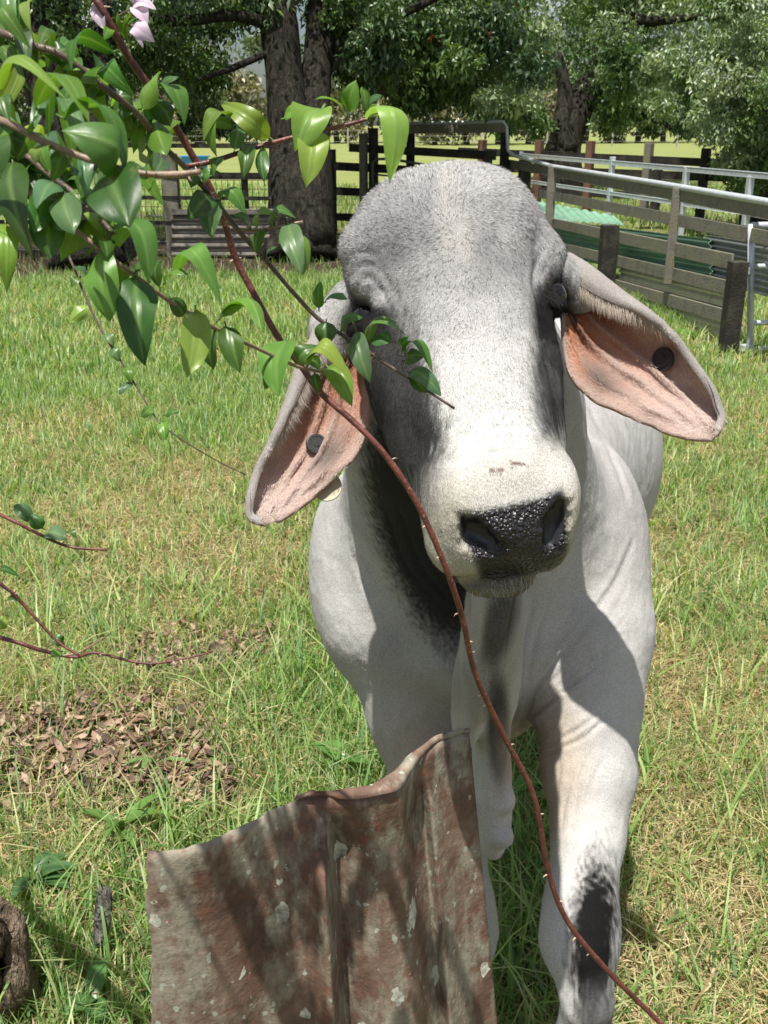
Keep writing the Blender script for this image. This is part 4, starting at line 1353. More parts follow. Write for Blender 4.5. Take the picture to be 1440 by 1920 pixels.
root_w = np.array([0.33, 1.75, 0.0])
cow = empty('cow', root_w)
tag(cow, 'pale grey cow with long drooping tagged ears, standing behind the rusty sheet', 'cow')
sw = to_world(skinV)
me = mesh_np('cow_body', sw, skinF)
set_col(me, 'pigment_and_shade', skinC)
nz_m = np.zeros(len(skinV)); sx_ = skinV[:, 0] / skinV[:, 2] * F + 720; sy_ = 960 - skinV[:, 1] / skinV[:, 2] * F
for pts in (((872, 965), (890, 1000), (918, 1018)), ((1052, 935), (1040, 975), (1030, 1010))):
    for (a_, b_) in zip(pts[:-1], pts[1:]):
        for t_ in np.linspace(0, 1, 8):
            nz_m = np.maximum(nz_m, 1 - smoothstep(np.hypot(sx_ - a_[0] - t_ * (b_[0] - a_[0]), sy_ - a_[1] - t_ * (b_[1] - a_[1])), 14, 24))
set_col(me, 'zones', np.stack([padAll, earA, padAll * (1 - nz_m)], 1))
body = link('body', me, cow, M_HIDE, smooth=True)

def uv_sphere(name, c, r, mat, parent, axes=None, seg=32, ring=20):
    bm = bmesh.new(); bmesh.ops.create_uvsphere(bm, u_segments=seg, v_segments=ring, radius=1.0)
    R = np.eye(3) if axes is None else axes
    for v in bm.verts:
        v.co = Vector(np.asarray(c) + (np.array(v.co) * np.asarray(r)) @ R)
    me = bpy.data.meshes.new(name); bm.to_mesh(me); bm.free()
    return link(name, me, parent, mat, smooth=True)
for c in eye_c:
    uv_sphere('eye', to_world(c), (EYE_R,) * 3, M_EYE, cow)

# ear tags: a flat stud on the hollow of each ear, a pale disc hanging behind one of them
def disc(name, c, nrm, r, th, mat, parent, rings=((1.0, 0.0), (0.96, 0.9), (0.90, 1.0), (0.72, 1.0), (0.70, 0.85), (0.30, 0.85), (0.27, 1.1), (0.12, 1.1)), seg=40, sq=1.0):
    nrm = np.asarray(nrm, float); nrm /= np.linalg.norm(nrm)
    u = np.cross(nrm, [0, 0, 1.0]); u /= np.linalg.norm(u); w = np.cross(nrm, u)
    V_, F_ = [], []
    for (rf, hf) in rings:
        for k in range(seg):
            a = 2 * math.pi * k / seg
            V_.append(np.asarray(c) + r * rf * (math.cos(a) * u + sq * math.sin(a) * w) + nrm * th * hf)
    for i in range(len(rings) - 1):
        for k in range(seg):
            k2 = (k + 1) % seg
            F_.append((i * seg + k, i * seg + k2, (i + 1) * seg + k2, (i + 1) * seg + k))
    F_.append(tuple(range((len(rings) - 1) * seg, len(rings) * seg)))
    F_.append(tuple(range(seg - 1, -1, -1)))
    me = bpy.data.meshes.new(name); me.from_pydata([tuple(v) for v in V_], [], F_)
    return link(name, me, parent, mat)
def ear_point(info, px, py):
    ev, kp, en, _ = info
    n = len(kp)
    d = np.hypot(kp[:, 0] - px, kp[:, 1] - py) + (kp[:, 4] < 0.4) * 500
    i = int(np.argmin(d))
    nn = en[i] if en[i][2] < 0 else -en[i]
    return ev[i], nn
p, nn = ear_point(ear_info[0], 584, 835)
dn = -FWD + RIGHT * 0.35 + UP * 0.25
disc('ear_tag', to_world(p + nn * 0.010), dn, 0.0145, 0.004, M_TAGB, cow)
p2 = C(612, 912, 1.335)
disc('ear_tag_disc', to_world(p2), -FWD + UP * 0.25 + RIGHT * 0.1, 0.0205, 0.002, M_TAGC, cow, rings=((1.0, 0.0), (0.97, 1.0), (0.88, 1.0), (0.86, 0.7), (0.2, 0.7)))
p, nn = ear_point(ear_info[1], 1246, 676)
disc('ear_tag', to_world(p + nn * 0.007), nn @ M_CW.T + RIGHT * -0.5, 0.0165, 0.004, M_TAGB, cow)

# ---- coat: short hairs over head and chest, longer fringes on the ears
def coat(count):
    tri = np.concatenate([Fq[:, [0, 1, 2]], Fq[:, [0, 2, 3]]])
    vis = (N[tri[:, 0], 2] < 0.35) & (DD[tri[:, 0]] < 2.3)
    tri = tri[vis]
    a, b, c = V[tri[:, 0]], V[tri[:, 1]], V[tri[:, 2]]
    area = np.linalg.norm(np.cross(b - a, c - a), axis=1)
    wgt = area * np.where(DD[tri[:, 0]] < 1.47, 1.0, 0.30)
    wgt *= 1 - pad[tri[:, 0]]
    pick = rng.choice(len(tri), count, p=wgt / wgt.sum())
    r1 = np.sqrt(rng.random(count))[:, None]; r2 = rng.random(count)[:, None]
    P = a[pick] * (1 - r1) + b[pick] * r1 * (1 - r2) + c[pick] * r1 * r2
    Nn = N[tri[pick, 0]]; Cc = base[tri[pick, 0]]
    px = P[:, 0] / P[:, 2] * F + 720; py = 960 - P[:, 1] / P[:, 2] * F
    wx, wy = px - 858, py - 425
    r = np.hypot(wx, wy) + 1e-3
    isHead = (P[:, 2] < 1.47)
    flow = np.where(isHead[:, None], (wx / r)[:, None] * hu + (wy / r)[:, None] * hv, 0) + np.where(isHead[:, None], hv * smoothstep(r, 80, 400)[:, None] * 0.8, np.array([0, -1.0, 0.25]))
    # swirl round the whorl
    flow = flow + np.where((isHead & (r < 260))[:, None], (-(wy / r))[:, None] * hu * 0.6 + (wx / r)[:, None] * hv * 0.6, 0)
    jit = rng.normal(0, 0.38, (count, 3))
    flow = flow + jit
    flow -= Nn * (flow * Nn).sum(1)[:, None]
    flow /= np.linalg.norm(flow, axis=1)[:, None] + 1e-9
    ln = np.where(isHead, 0.0056, 0.0052) * rng.uniform(0.6, 1.35, count)
    ln = np.where(isHead & (py > 820), ln * 0.65, ln)
    top = isHead & (py < 470)
    ln = np.where(top, ln * 1.1, ln)
    ln = np.where(pad[tri[pick, 0]] > 0.05, ln * 0.5, ln)
    tilt = rng.uniform(0.06, 0.30, count)[:, None]
    dirv = flow * (1 - tilt) + Nn * tilt
    dirv /= np.linalg.norm(dirv, axis=1)[:, None]
    side = np.cross(dirv, Nn); side /= np.linalg.norm(side, axis=1)[:, None] + 1e-9
    wd = 0.00034
    tip = P + dirv * ln[:, None]
    v = np.stack([P - side * wd - Nn * 0.0008, P + side * wd - Nn * 0.0008, tip], 1).reshape(-1, 3)
    f = np.arange(count * 3).reshape(-1, 3)
    mul = (np.where(isHead, 1.0, 0.0) * rng.choice([0.10, 0.55, 1.10, 1.55], count, p=[0.25, 0.22, 0.30, 0.23]) * (1 + 0.55 * vnoise(P * 330, 71) * isHead) + np.where(isHead, 0.0, 1.0) * rng.uniform(0.65, 1.3, count))[:, None]
    pale = smoothstep(Cc[:, 1], 0.30, 0.48)[:, None]
    mul = mul * (1 - pale) + pale * (0.55 + 0.45 * mul)
    cc = np.clip(Cc * mul, 0.006, 0.8)
    return v, f, np.repeat(cc, 3, axis=0)
cv, cf, cc = coat(330000)
# ear fringes
ev_l, ef_l, ec_l = [cv], [cf], [cc]
off = len(cv)
for (ev, kp, en, _), basec in ((ear_info[0], (0.55, 0.48, 0.42)), (ear_info[1], (0.58, 0.50, 0.42))):
    n = len(kp)
    cand = np.where((kp[:, 3] < 0.97))[0]
    f, s, t = kp[:, 2], kp[:, 3], kp[:, 4]
    wt = np.where(t < 0.10, 5.0 * (1 - smoothstep(s, 0.3, 0.7)) + 0.8, 0.9)
    pk = rng.choice(n, 16000, p=wt / wt.sum())
    P = ev[pk] + rng.normal(0, 0.0015, (16000, 3))
    nn = np.where((en[pk][:, 2] < 0)[:, None], en[pk], -en[pk])
    along = np.zeros((16000, 3))
    nt = 54
    nxt = np.minimum(pk + nt, n - 1)
    along = ev[nxt] - ev[pk]; along /= np.linalg.norm(along, axis=1)[:, None] + 1e-9
    nj = np.where(pk % nt == 0, pk, pk - 1)
    across = ev[nj] - ev[np.minimum(nj + 1, n - 1)]; across /= np.linalg.norm(across, axis=1)[:, None] + 1e-9
    rimh = (t[pk] < 0.10) & (s[pk] < 0.5)
    dirv = along * 0.8 + nn * 0.45 + rng.normal(0, 0.25, (16000, 3)) - across * np.where(rimh, -0.2, 0.0)[:, None]
    dirv = np.where(rimh[:, None], along * 0.45 + across * 0.75 + np.array([0, -0.5, 0]) + rng.normal(0, 0.2, (16000, 3)), dirv)
    dirv /= np.linalg.norm(dirv, axis=1)[:, None]
    ln = np.where(rimh, 0.022, 0.005) * rng.uniform(0.5, 1.3, 16000)
    side = np.cross(dirv, np.array([0, 0, 1.0])); side /= np.linalg.norm(side, axis=1)[:, None] + 1e-9
    tip = P + dirv * ln[:, None]
    v = np.stack([P - side * 0.00026, P + side * 0.00026, tip], 1).reshape(-1, 3)
    c = np.clip(np.where(rimh[:, None], np.array(basec), skinC[_ + pk]) * rng.uniform(0.6, 1.25, 16000)[:, None], 0, 0.8)
    ev_l.append(v); ef_l.append(np.arange(48000).reshape(-1, 3) + off); ec_l.append(np.repeat(c, 3, axis=0)); off += 48000
# whiskers and lashes
wv, wc = [], []
def strand(p, d, ln, wd, colr):
    d = np.asarray(d, float); d /= np.linalg.norm(d)
    s = np.cross(d, [0, 0, 1.0]); s /= np.linalg.norm(s) + 1e-9
    wv.extend([p - s * wd, p + s * wd, p + d * ln]); wc.extend([colr] * 3)
for k in range(140):
    px = random.uniform(880, 1060); py = 1100 - (px - 900) * 0.16 + random.uniform(-8, 10)
    d = fld.front(px, py)
    if d and d < 1.4:
        strand(C(px, py, d), (random.gauss(0, 0.35), -1, random.gauss(-0.1, 0.3)), random.uniform(0.008, 0.022), 0.00025, (0.45, 0.42, 0.36))
for c, s in zip(eye_c, (1, -1)):
    for k in range(60):
        a = random.uniform(-0.9, 1.1)
        p = c - hv * 0.020 * math.cos(a) + s * hu * 0.016 * math.sin(a) + hw * 0.012
        strand(p, s * hu * 0.8 + hw * 0.7 + hv * random.gauss(0.15, 0.25), random.uniform(0.012, 0.022), 0.0003, (0.03, 0.03, 0.03))
if wv:
    ev_l.append(np.array(wv)); ef_l.append(np.arange(len(wv)).reshape(-1, 3) + off); ec_l.append(np.array(wc)); off += len(wv)
hv_all = np.concatenate(ev_l); hf_all = np.concatenate(ef_l); hc_all = np.concatenate(ec_l)
me = mesh_np('cow_coat', to_world(hv_all), hf_all)
set_col(me, 'tint', hc_all)
coat_o = link('coat_hair', me, body, M_HAIR)
coat_o['kind'] = 'stuff'
# ------------------------------------------------------------------ grass, straw and litter
def visible_pts(n, y0, y1, margin=0.35, power=1.0):
    """points on the ground inside the view wedge (a little wider), uniform in area"""
    out = []
    while len(out) < n:
        y = rng.uniform(y0, y1, n); x = rng.uniform(-1, 1, n) * (0.42 * y1 + margin + 0.3)
        ok = np.abs(x) < 0.42 * y + margin + 0.3
        out = np.concatenate([out, np.stack([x[ok], y[ok]], 1)]) if len(out) else np.stack([x[ok], y[ok]], 1)
    return out[:n]
def frame_px(p):
    c = to_frame(p); return c[:, 0] / c[:, 2] * F + 720, 960 - c[:, 1] / c[:, 2] * F

lit_a = [G(150, 1420), G(250, 1400), G(120, 1370), G(320, 1450)]
litter_spots = [(G(170, 1400), 0.34, 0.26), (G(270, 1440), 0.22, 0.16), (G(60, 1370), 0.25, 0.12), (G(375, 1225), 0.26, 0.14), (G(330, 1250), 0.18, 0.10), (G(360, 1480), 0.12, 0.08)]
def litter_mask(p):
    mk = np.zeros(len(p))
    for c, rx, ry in litter_spots:
        r = np.hypot((p[:, 0] - c[0]) / rx, (p[:, 1] - c[1]) / ry)
        mk = np.maximum(mk, 1 - smoothstep(r, 0.6, 1.25))
    return mk
def straw_mask(p):
    """how much of the sward is dry at a spot (0..1)"""
    q = np.stack([p[:, 0], p[:, 1], np.zeros(len(p))], 1)
    s = 0.20 + 0.75 * fbm(q * 1.1, 3, 41)
    s += 0.60 * smoothstep(p[:, 0], 0.20, 0.50) * (1 - smoothstep(p[:, 1], 2.2, 3.6))      # dry verge on the right
    s -= 0.28 * (1 - smoothstep(p[:, 1], 1.5, 2.1)) * (p[:, 0] < -0.1)                  # lush corner by the bush
    s += 0.12 * smoothstep(p[:, 1], 3.0, 6.0)
    s -= 0.30 * smoothstep(p[:, 1], 9.0, 10.5)
    return np.clip(s, 0, 1)

def blades(xy, length, width, lean, tint, flat=None, seg=3):
    n = len(xy)
    z0 = ground_z(xy) - 0.006
    az = rng.uniform(0, 2 * math.pi, n)
    dx, dy = np.cos(az), np.sin(az)
    sx, sy = -dy, dx
    V_ = []
    cols = []
    tw = rng.uniform(-0.8, 0.8, n)
    for k in range(seg + 1):
        t = k / seg
        out = lean * (t ** 1.7) * length
        up = length * (t - 0.42 * lean * t ** 2.2)
        if flat is not None: up = up * (1 - flat) + flat * (0.014 + 0.035 * np.sin(math.pi * t)) ; out = out * (1 - flat) + flat * length * t
        cx = xy[:, 0] + dx * out; cy = xy[:, 1] + dy * out; cz = z0 + np.maximum(up, 0.002)
        wd = width * (1 - t ** 1.6) * (0.75 + 0.5 * min(1, t * 3)) * 0.5
        wx = sx * np.cos(tw * t) + dx * np.sin(tw * t) * 0.3; wy = sy * np.cos(tw * t) + dy * np.sin(tw * t) * 0.3
        g = (0.72 + 0.36 * t)
        if k < seg:
            V_.append(np.stack([cx - wx * wd, cy - wy * wd, cz], 1)); V_.append(np.stack([cx + wx * wd, cy + wy * wd, cz], 1))
            cols += [tint, tint]
        else:
            V_.append(np.stack([cx, cy, cz], 1)); cols += [tint]
    m_ = len(V_)
    V_ = np.stack(V_, 1).reshape(-1, 3); Cc = np.stack(cols, 1).reshape(-1, 3)
    i = np.arange(n)[:, None] * m_
    fs = []
    for k in range(seg):
        a = 2 * k
        if k < seg - 1:
            fs.append(np.concatenate([i + a, i + a + 1, i + a + 3], 1)); fs.append(np.concatenate([i + a, i + a + 3, i + a + 2], 1))
        else:
            fs.append(np.concatenate([i + a, i + a + 1, i + a + 2], 1))
    return V_, np.concatenate(fs), Cc

GRASS_C = np.array([[0.165, 0.29, 0.085], [0.235, 0.375, 0.11], [0.325, 0.435, 0.16], [0.125, 0.235, 0.085], [0.43, 0.48, 0.23]])
STRAW_C = np.array([[0.52, 0.43, 0.24], [0.43, 0.34, 0.19], [0.62, 0.54, 0.34], [0.30, 0.21, 0.12]])
def sward(n, y0, y1, len_rng, wid, dens_seed, lean_rng, margin=0.35, clump=0.5, seg=3, dry_bias=0.0):
    xy = visible_pts(n * 2, y0, y1, margin)
    q = np.stack([xy[:, 0], xy[:, 1], np.zeros(len(xy))], 1)
    tuft = 0.5 + 0.5 * fbm(q * 5.5, 2, dens_seed)
    keep = rng.random(len(xy)) < np.clip((1 - clump) + clump * 2 * tuft, 0.05, 1) * (1 - 0.72 * litter_mask(xy))
    dirtk = np.zeros(len(xy))
    for (cx, cy, rx, ry) in ((-2.6, 13.6, 4.5, 2.0), (-0.9, 13.6, 2.5, 1.6), (-5.0, 12.6, 3.0, 1.6)):
        r = np.hypot((xy[:, 0] - cx) / rx, (xy[:, 1] - cy) / ry) + 0.3 * fbm(q * 0.9, 2, 8)
        dirtk = np.maximum(dirtk, 1 - smoothstep(r, 0.75, 1.15))
    keep &= rng.random(len(xy)) > dirtk * 0.92
    xy = xy[keep][:n]; tuft = tuft[keep][:n]
    k = len(xy)
    dry = rng.random(k) < np.clip(straw_mask(xy) + dry_bias, 0, 1) * 0.72
    tint = np.where(dry[:, None], STRAW_C[rng.integers(len(STRAW_C), size=k)], GRASS_C[rng.integers(len(GRASS_C), size=k)]) * rng.uniform(0.75, 1.2, k)[:, None]
    length = rng.uniform(*len_rng, k) * (0.65 + 0.7 * tuft) * np.where(dry, 0.9, 1.0)
    lean = rng.uniform(*lean_rng, k) * np.where(dry, 1.35, 1.0)
    flat = np.where(dry & (rng.random(k) < 0.6), 0.85, 0.0)
    width = wid * rng.uniform(0.6, 1.4, k) * np.where(dry, 0.7, 1.0)
    return blades(xy, length, width, lean, tint, flat, seg)

def join(parts):
    V_, F_, C_ = [], [], []; o = 0
    for v, f, c in parts:
        V_.append(v); F_.append(f + o); C_.append(c); o += len(v)
    return np.concatenate(V_), np.concatenate(F_), np.concatenate(C_)
M_GRASS = leaf_mat('grass_blades', 0.5, 0.42)
near = join([sward(66000, 1.15, 3.2, (0.035, 0.125), 0.0040, 51, (0.15, 0.8)),
             sward(3800, 1.15, 3.4, (0.13, 0.27), 0.0058, 52, (0.3, 1.1), clump=0.9),
             sward(80000, 3.0, 7.0, (0.045, 0.14), 0.0060, 53, (0.15, 0.8)),
             sward(75000, 6.8, 13.8, (0.06, 0.17), 0.0105, 54, (0.15, 0.8), seg=2),
             sward(24000, 13.5, 30.0, (0.08, 0.20), 0.024, 55, (0.15, 0.7), seg=2)])
me = mesh_np('grass', near[0], near[1]); set_col(me, 'tint', near[2])
g_o = link('grass', me, None, M_GRASS)
tag(g_o, 'short sunlit pasture grass, green blades mixed with straw', 'grass', kind='stuff')
# dry thatch lying on the soil
xy = visible_pts(110000, 1.15, 5.0)
k = straw_mask(xy) * (1 - litter_mask(xy))
xy = xy[rng.random(len(xy)) < 0.10 + 0.8 * k]
n = len(xy)
tint = STRAW_C[rng.integers(len(STRAW_C), size=n)] * rng.uniform(0.6, 1.2, n)[:, None]
v, f, c = blades(xy, rng.uniform(0.05, 0.16, n), 0.0030 * rng.uniform(0.6, 1.4, n), np.full(n, 0.8), tint, np.full(n, 0.93), 3)
me = mesh_np('dry_straw', v, f); set_col(me, 'tint', c)
st_o = link('dry_straw', me, None, M_GRASS)
tag(st_o, 'dry straw thatch lying flat between the green blades', 'straw', kind='stuff')

# leaf litter: curled brown leaves in drifts
def litter(n):
    V_, F_, C_ = [], [], []
    per = []
    area = np.array([rx * ry for _, rx, ry in litter_spots]); area /= area.sum()
    pick = rng.choice(len(litter_spots), n, p=area)
    for i in range(n):
        c, rx, ry = litter_spots[pick[i]]
        a = rng.uniform(0, 2 * math.pi); r = math.sqrt(rng.random()) * 1.1
        x = c[0] + rx * r * math.cos(a); y = c[1] + ry * r * math.sin(a)
        L = rng.uniform(0.018, 0.065); w = L * rng.uniform(0.20, 0.42)
        az = rng.uniform(0, 2 * math.pi); pit = rng.normal(0, 0.28); roll = rng.normal(0, 0.35)
        R = Matrix.Rotation(az, 3, 'Z') @ Matrix.Rotation(pit, 3, 'Y') @ Matrix.Rotation(roll, 3, 'X')
        curl = rng.uniform(-0.6, 1.1); z0 = 0.004 + rng.random() * 0.035
        o = len(V_)
        for (t, s) in ((0, 0), (0.3, -1), (0.3, 0), (0.3, 1), (0.65, -0.9), (0.65, 0), (0.65, 0.9), (1, 0)):
            p = Vector(((t - 0.5) * L, s * w * 0.5, curl * L * ((t - 0.5) ** 2) * 1.5 + abs(s) * w * 0.35 * curl))
            p = R @ p
            V_.append((x + p.x, y + p.y, z0 + p.z))
        F_ += [(o, o + 1, o + 2), (o, o + 2, o + 3), (o + 1, o + 4, o + 5), (o + 1, o + 5, o + 2), (o + 2, o + 5, o + 6), (o + 2, o + 6, o + 3), (o + 4, o + 7, o + 5), (o + 5, o + 7, o + 6)]
        b = np.array([(0.17, 0.10, 0.065), (0.26, 0.175, 0.12), (0.085, 0.05, 0.035), (0.36, 0.26, 0.19)][rng.integers(4)]) * rng.uniform(0.7, 1.2)
        C_ += [b] * 8
    V_ = np.array(V_); V_[:, 2] += ground_z(V_)
    return V_, np.array(F_), np.array(C_)
v, f, c = litter(2300)
me = mesh_np('leaf_litter', v, f); set_col(me, 'tint', c)
M_LITTER = leaf_mat('dead_leaves', 0.7, 0.1)
tag(link('leaf_litter', me, None, M_LITTER), 'drift of curled brown fallen leaves in the grass', 'leaf litter', kind='stuff')

# broad-leaved weeds
def weed(px, py, k, ln, wd, label, colr, seed, zspread=0.5, group=None):
    r = random.Random(seed); b = G(px, py)
    t = empty('weed', (b[0], b[1], 0)); tag(t, label, 'weed', group)
    for i in range(k):
        az = r.uniform(0, 6.28); L = ln * r.uniform(0.7, 1.2); w = wd * r.uniform(0.8, 1.2); el = r.uniform(0.35, 1.1) * zspread * 2
        V_, F_ = [], []
        for a in range(8):
            s = a / 7; rad = L * (s * math.cos(el * (1 - 0.8 * s))); z = L * s * math.sin(el * (1 - 0.75 * s)) + 0.01
            hw_ = w * 0.5 * math.sin(math.pi * min(1, 0.06 + s * 0.94)) ** 0.8
            for q_ in (-1, 0, 1):
                V_.append((b[0] + math.cos(az) * rad - math.sin(az) * hw_ * q_, b[1] + math.sin(az) * rad + math.cos(az) * hw_ * q_, z + abs(q_) * hw_ * 0.35))
        for a in range(7):
            for q_ in (0, 1):
                F_.append((a * 3 + q_, a * 3 + q_ + 1, a * 3 + q_ + 4, a * 3 + q_ + 3))
        me = mesh_py('weed_leaf', V_, F_)
        cc = np.array(colr) * r.uniform(0.8, 1.2)
        set_col(me, 'tint', np.tile(cc, (len(V_), 1)))
        link('leaf', me, t, M_CROWN, smooth=True)
weed(230, 1560, 5, 0.12, 0.024, 'broad-bladed weed standing up beside the brown leaf drift', (0.12, 0.22, 0.05), 1, 0.8)
weed(290, 1440, 3, 0.11, 0.018, 'narrow pale weed with one tall leaf in the brown leaf drift', (0.13, 0.22, 0.07), 2, 0.9)
weed(70, 1660, 9, 0.085, 0.036, 'dark glossy low weed beside the twisted dead wood', (0.06, 0.13, 0.045), 3, 0.6)
weed(640, 1440, 5, 0.09, 0.035, 'small round-leaved weed in the grass behind the rusty sheet', (0.10, 0.22, 0.05), 4, 0.5)
weed(1010, 1480, 6, 0.10, 0.05, 'bright green weed in the shade between the forelegs', (0.10, 0.25, 0.05), 5, 0.5)
weed(180, 1880, 7, 0.08, 0.035, 'small oval-leaved weed in the lush corner grass', (0.08, 0.18, 0.05), 6, 0.5)
weed(1280, 640, 7, 0.20, 0.07, 'leafy weed growing at the foot of the board fence', (0.14, 0.28, 0.05), 7, 0.6)
# a curl of bark standing in the grass
b = G(192, 1775)
V_, F_ = [], []
for i in range(9):
    t = i / 8
    for j in range(7):
        a = (j / 6 - 0.5) * 2.0
        rr = 0.020 * (0.7 + 0.4 * math.sin(t * 3))
        V_.append((b[0] + 0.012 * t + rr * math.sin(a), b[1] - 0.02 + rr * (1 - math.cos(a)) + 0.04 * t, 0.015 + 0.12 * t + 0.008 * math.sin(j * 2.0) * (t == 1)))
for i in range(8):
    for j in range(6): F_.append((i * 7 + j, i * 7 + j + 1, (i + 1) * 7 + j + 1, (i + 1) * 7 + j))
bk = link('bark_piece', mesh_py('bark_piece', V_, F_), None, M_BARK2, smooth=True)
sm = bk.modifiers.new('thick', 'SOLIDIFY'); sm.thickness = 0.005
tag(bk, 'grey-brown curl of bark lying in the lush corner grass', 'bark')
# ------------------------------------------------------------------ rusty iron sheet in front of the cow
ZT = 0.86
top = [(275, 1597), (300, 1598), (345, 1592), (420, 1568), (480, 1538), (550, 1504), (596, 1490), (610, 1493), (622, 1498), (660, 1498), (700, 1492), (745, 1482), (764, 1456), (785, 1424), (805, 1404), (832, 1388), (855, 1380), (880, 1372)]
tp = np.array([G(x, y, ZT) for x, y in top])
N_ = 90
tp = spline(tp, N_)
pxs = spline(np.array(top, float), N_)[:, 0]
fan = np.interp(pxs, [275, 600, 880], [-0.05, 0.03, 0.10])
yfan = np.interp(pxs, [275, 600, 880], [0.0, 0.02, 0.0])
rows = 60
V_ = np.zeros((rows, N_, 3))
for i in range(rows):
    t = i / (rows - 1)
    z = ZT * (1 - t) - 0.03 * t
    k = 1.0
    base_line = tp[0] + (tp[-1] - tp[0]) * np.linspace(0, 1, N_)[:, None]
    row = base_line + (tp - base_line) * k
    V_[i, :, 0] = row[:, 0] + fan * t
    V_[i, :, 1] = row[:, 1] - yfan * t
    V_[i, :, 2] = z
    rib = np.interp(pxs, [275, 480, 560, 600, 606, 618, 640, 700, 750, 764, 785, 800, 830, 880], [0, 0.008, -0.016, -0.050, -0.048, 0.036, 0.030, 0.008, 0.016, 0.034, 0.026, -0.012, -0.004, 0.0])
    V_[i, :, 1] += rib * float(smoothstep(np.array(t), 0.0, 0.12))
fl = V_.reshape(-1, 3)
dn = 0.0022 * fbm(fl * 18, 3, 61) + 0.004 * fbm(fl * 5, 2, 62)
fl[:, 1] += dn
# ragged, nibbled edges
edge = rng.normal(0, 0.0009, N_)
V_ = fl.reshape(rows, N_, 3); V_[0, :, 2] += edge
V_[:, 0, 0] += 0.004 * fbm(np.stack([np.arange(rows) * 0.4, np.zeros(rows), np.zeros(rows)], 1), 2, 63)
idx = np.arange(rows * N_).reshape(rows, N_)
q = np.stack([idx[:-1, :-1].ravel(), idx[1:, :-1].ravel(), idx[1:, 1:].ravel(), idx[:-1, 1:].ravel()], 1)
m = Mat('rusty_iron', rough=0.75, spec=0.3)
co = m.coords('Object'); n1 = m.noise(co, 9, 6, 0.65); n2 = m.noise(co, 70, 5, 0.65); n3 = m.noise(m.coords('Object', scale=(1, 1, 0.45)), 16, 5, 0.7); n4 = m.noise(co, 28, 5, 0.75)
c = m.ramp(n1, [(0.28, (0.075, 0.045, 0.036)), (0.45, (0.145, 0.088, 0.064)), (0.60, (0.21, 0.150, 0.112)), (0.75, (0.17, 0.14, 0.095))])
c = m.mix(m.math('MULTIPLY', m.ramp(n4, [(0.56, (0, 0, 0)), (0.70, (1, 1, 1))]), 0.45), c, (0.27, 0.12, 0.065))
c = m.mix(m.math('MULTIPLY', m.ramp(n3, [(0.48, (0, 0, 0)), (0.60, (1, 1, 1))]), 0.7), c, (0.33, 0.32, 0.25))
spk = m.ramp(m.noise(co, 45, 2, 0.5), [(0.62, (0, 0, 0)), (0.70, (1, 1, 1))])
c = m.mix(m.math('MULTIPLY', spk, 0.55), c, (0.19, 0.070, 0.045))
v1 = m.n('ShaderNodeTexVoronoi'); v1.inputs['Scale'].default_value = 18; v1.inputs['Randomness'].default_value = 1.0
dis = m.n('ShaderNodeVectorMath', operation='ADD'); nzc = m.n('ShaderNodeTexNoise'); nzc.inputs['Scale'].default_value = 60
m.l(co, nzc.inputs['Vector']); scv = m.n('ShaderNodeVectorMath', operation='SCALE'); scv.inputs['Scale'].default_value = 0.02; m.l(nzc.outputs['Color'], scv.inputs[0])
mpz = m.n('ShaderNodeMapping'); mpz.inputs['Scale'].default_value = (1.25, 1.0, 0.75); m.l(co, mpz.inputs['Vector'])
m.l(mpz.outputs[0], dis.inputs[0]); m.l(scv.outputs[0], dis.inputs[1]); m.l(dis.outputs[0], v1.inputs['Vector'])
sepv = m.n('ShaderNodeSeparateColor'); m.l(v1.outputs['Color'], sepv.inputs[0])
few = m.math('GREATER_THAN', sepv.outputs[0], 0.40)
rad = m.math('MULTIPLY', sepv.outputs[1], 0.38)
lich = m.math('MULTIPLY', m.math('LESS_THAN', v1.outputs['Distance'], rad), few)
c = m.mix(m.math('MULTIPLY', lich, m.ramp(n2, [(0.35, (0.35, 0.35, 0.35)), (0.55, (1, 1, 1))])), c, (0.55, 0.56, 0.48))
v2 = m.n('ShaderNodeTexVoronoi'); v2.inputs['Scale'].default_value = 75; m.l(dis.outputs[0], v2.inputs['Vector'])
sep2 = m.n('ShaderNodeSeparateColor'); m.l(v2.outputs['Color'], sep2.inputs[0])
lich2 = m.math('MULTIPLY', m.math('MULTIPLY', m.math('LESS_THAN', v2.outputs['Distance'], 0.30), m.math('GREATER_THAN', sep2.outputs[0], 0.72)), m.math('GREATER_THAN', n1, 0.50))
c = m.mix(m.math('MULTIPLY', lich2, 0.85), c, (0.40, 0.43, 0.36))
c = m.mix(0.6, c, m.ramp(n2, [(0.3, (0.6, 0.6, 0.6)), (0.7, (1.3, 1.3, 1.3))]), 'MULTIPLY')
m.color(c); m.normal(m.bump(m.math('ADD', n2, m.math('MULTIPLY', lich, 0.35)), 0.5, 0.004))
M_RUST = m.m
sheet_o = empty('rusty_sheet', (float(tp[:, 0].mean()), float(tp[:, 1].mean()), 0))
tag(sheet_o, 'bent rusty iron sheet spotted with pale lichen, standing before the cow', 'iron sheet')
pan = link('panel', mesh_np('panel', V_.reshape(-1, 3), q), sheet_o, M_RUST, smooth=True)
so = pan.modifiers.new('thick', 'SOLIDIFY'); so.thickness = 0.0028; so.offset = -1
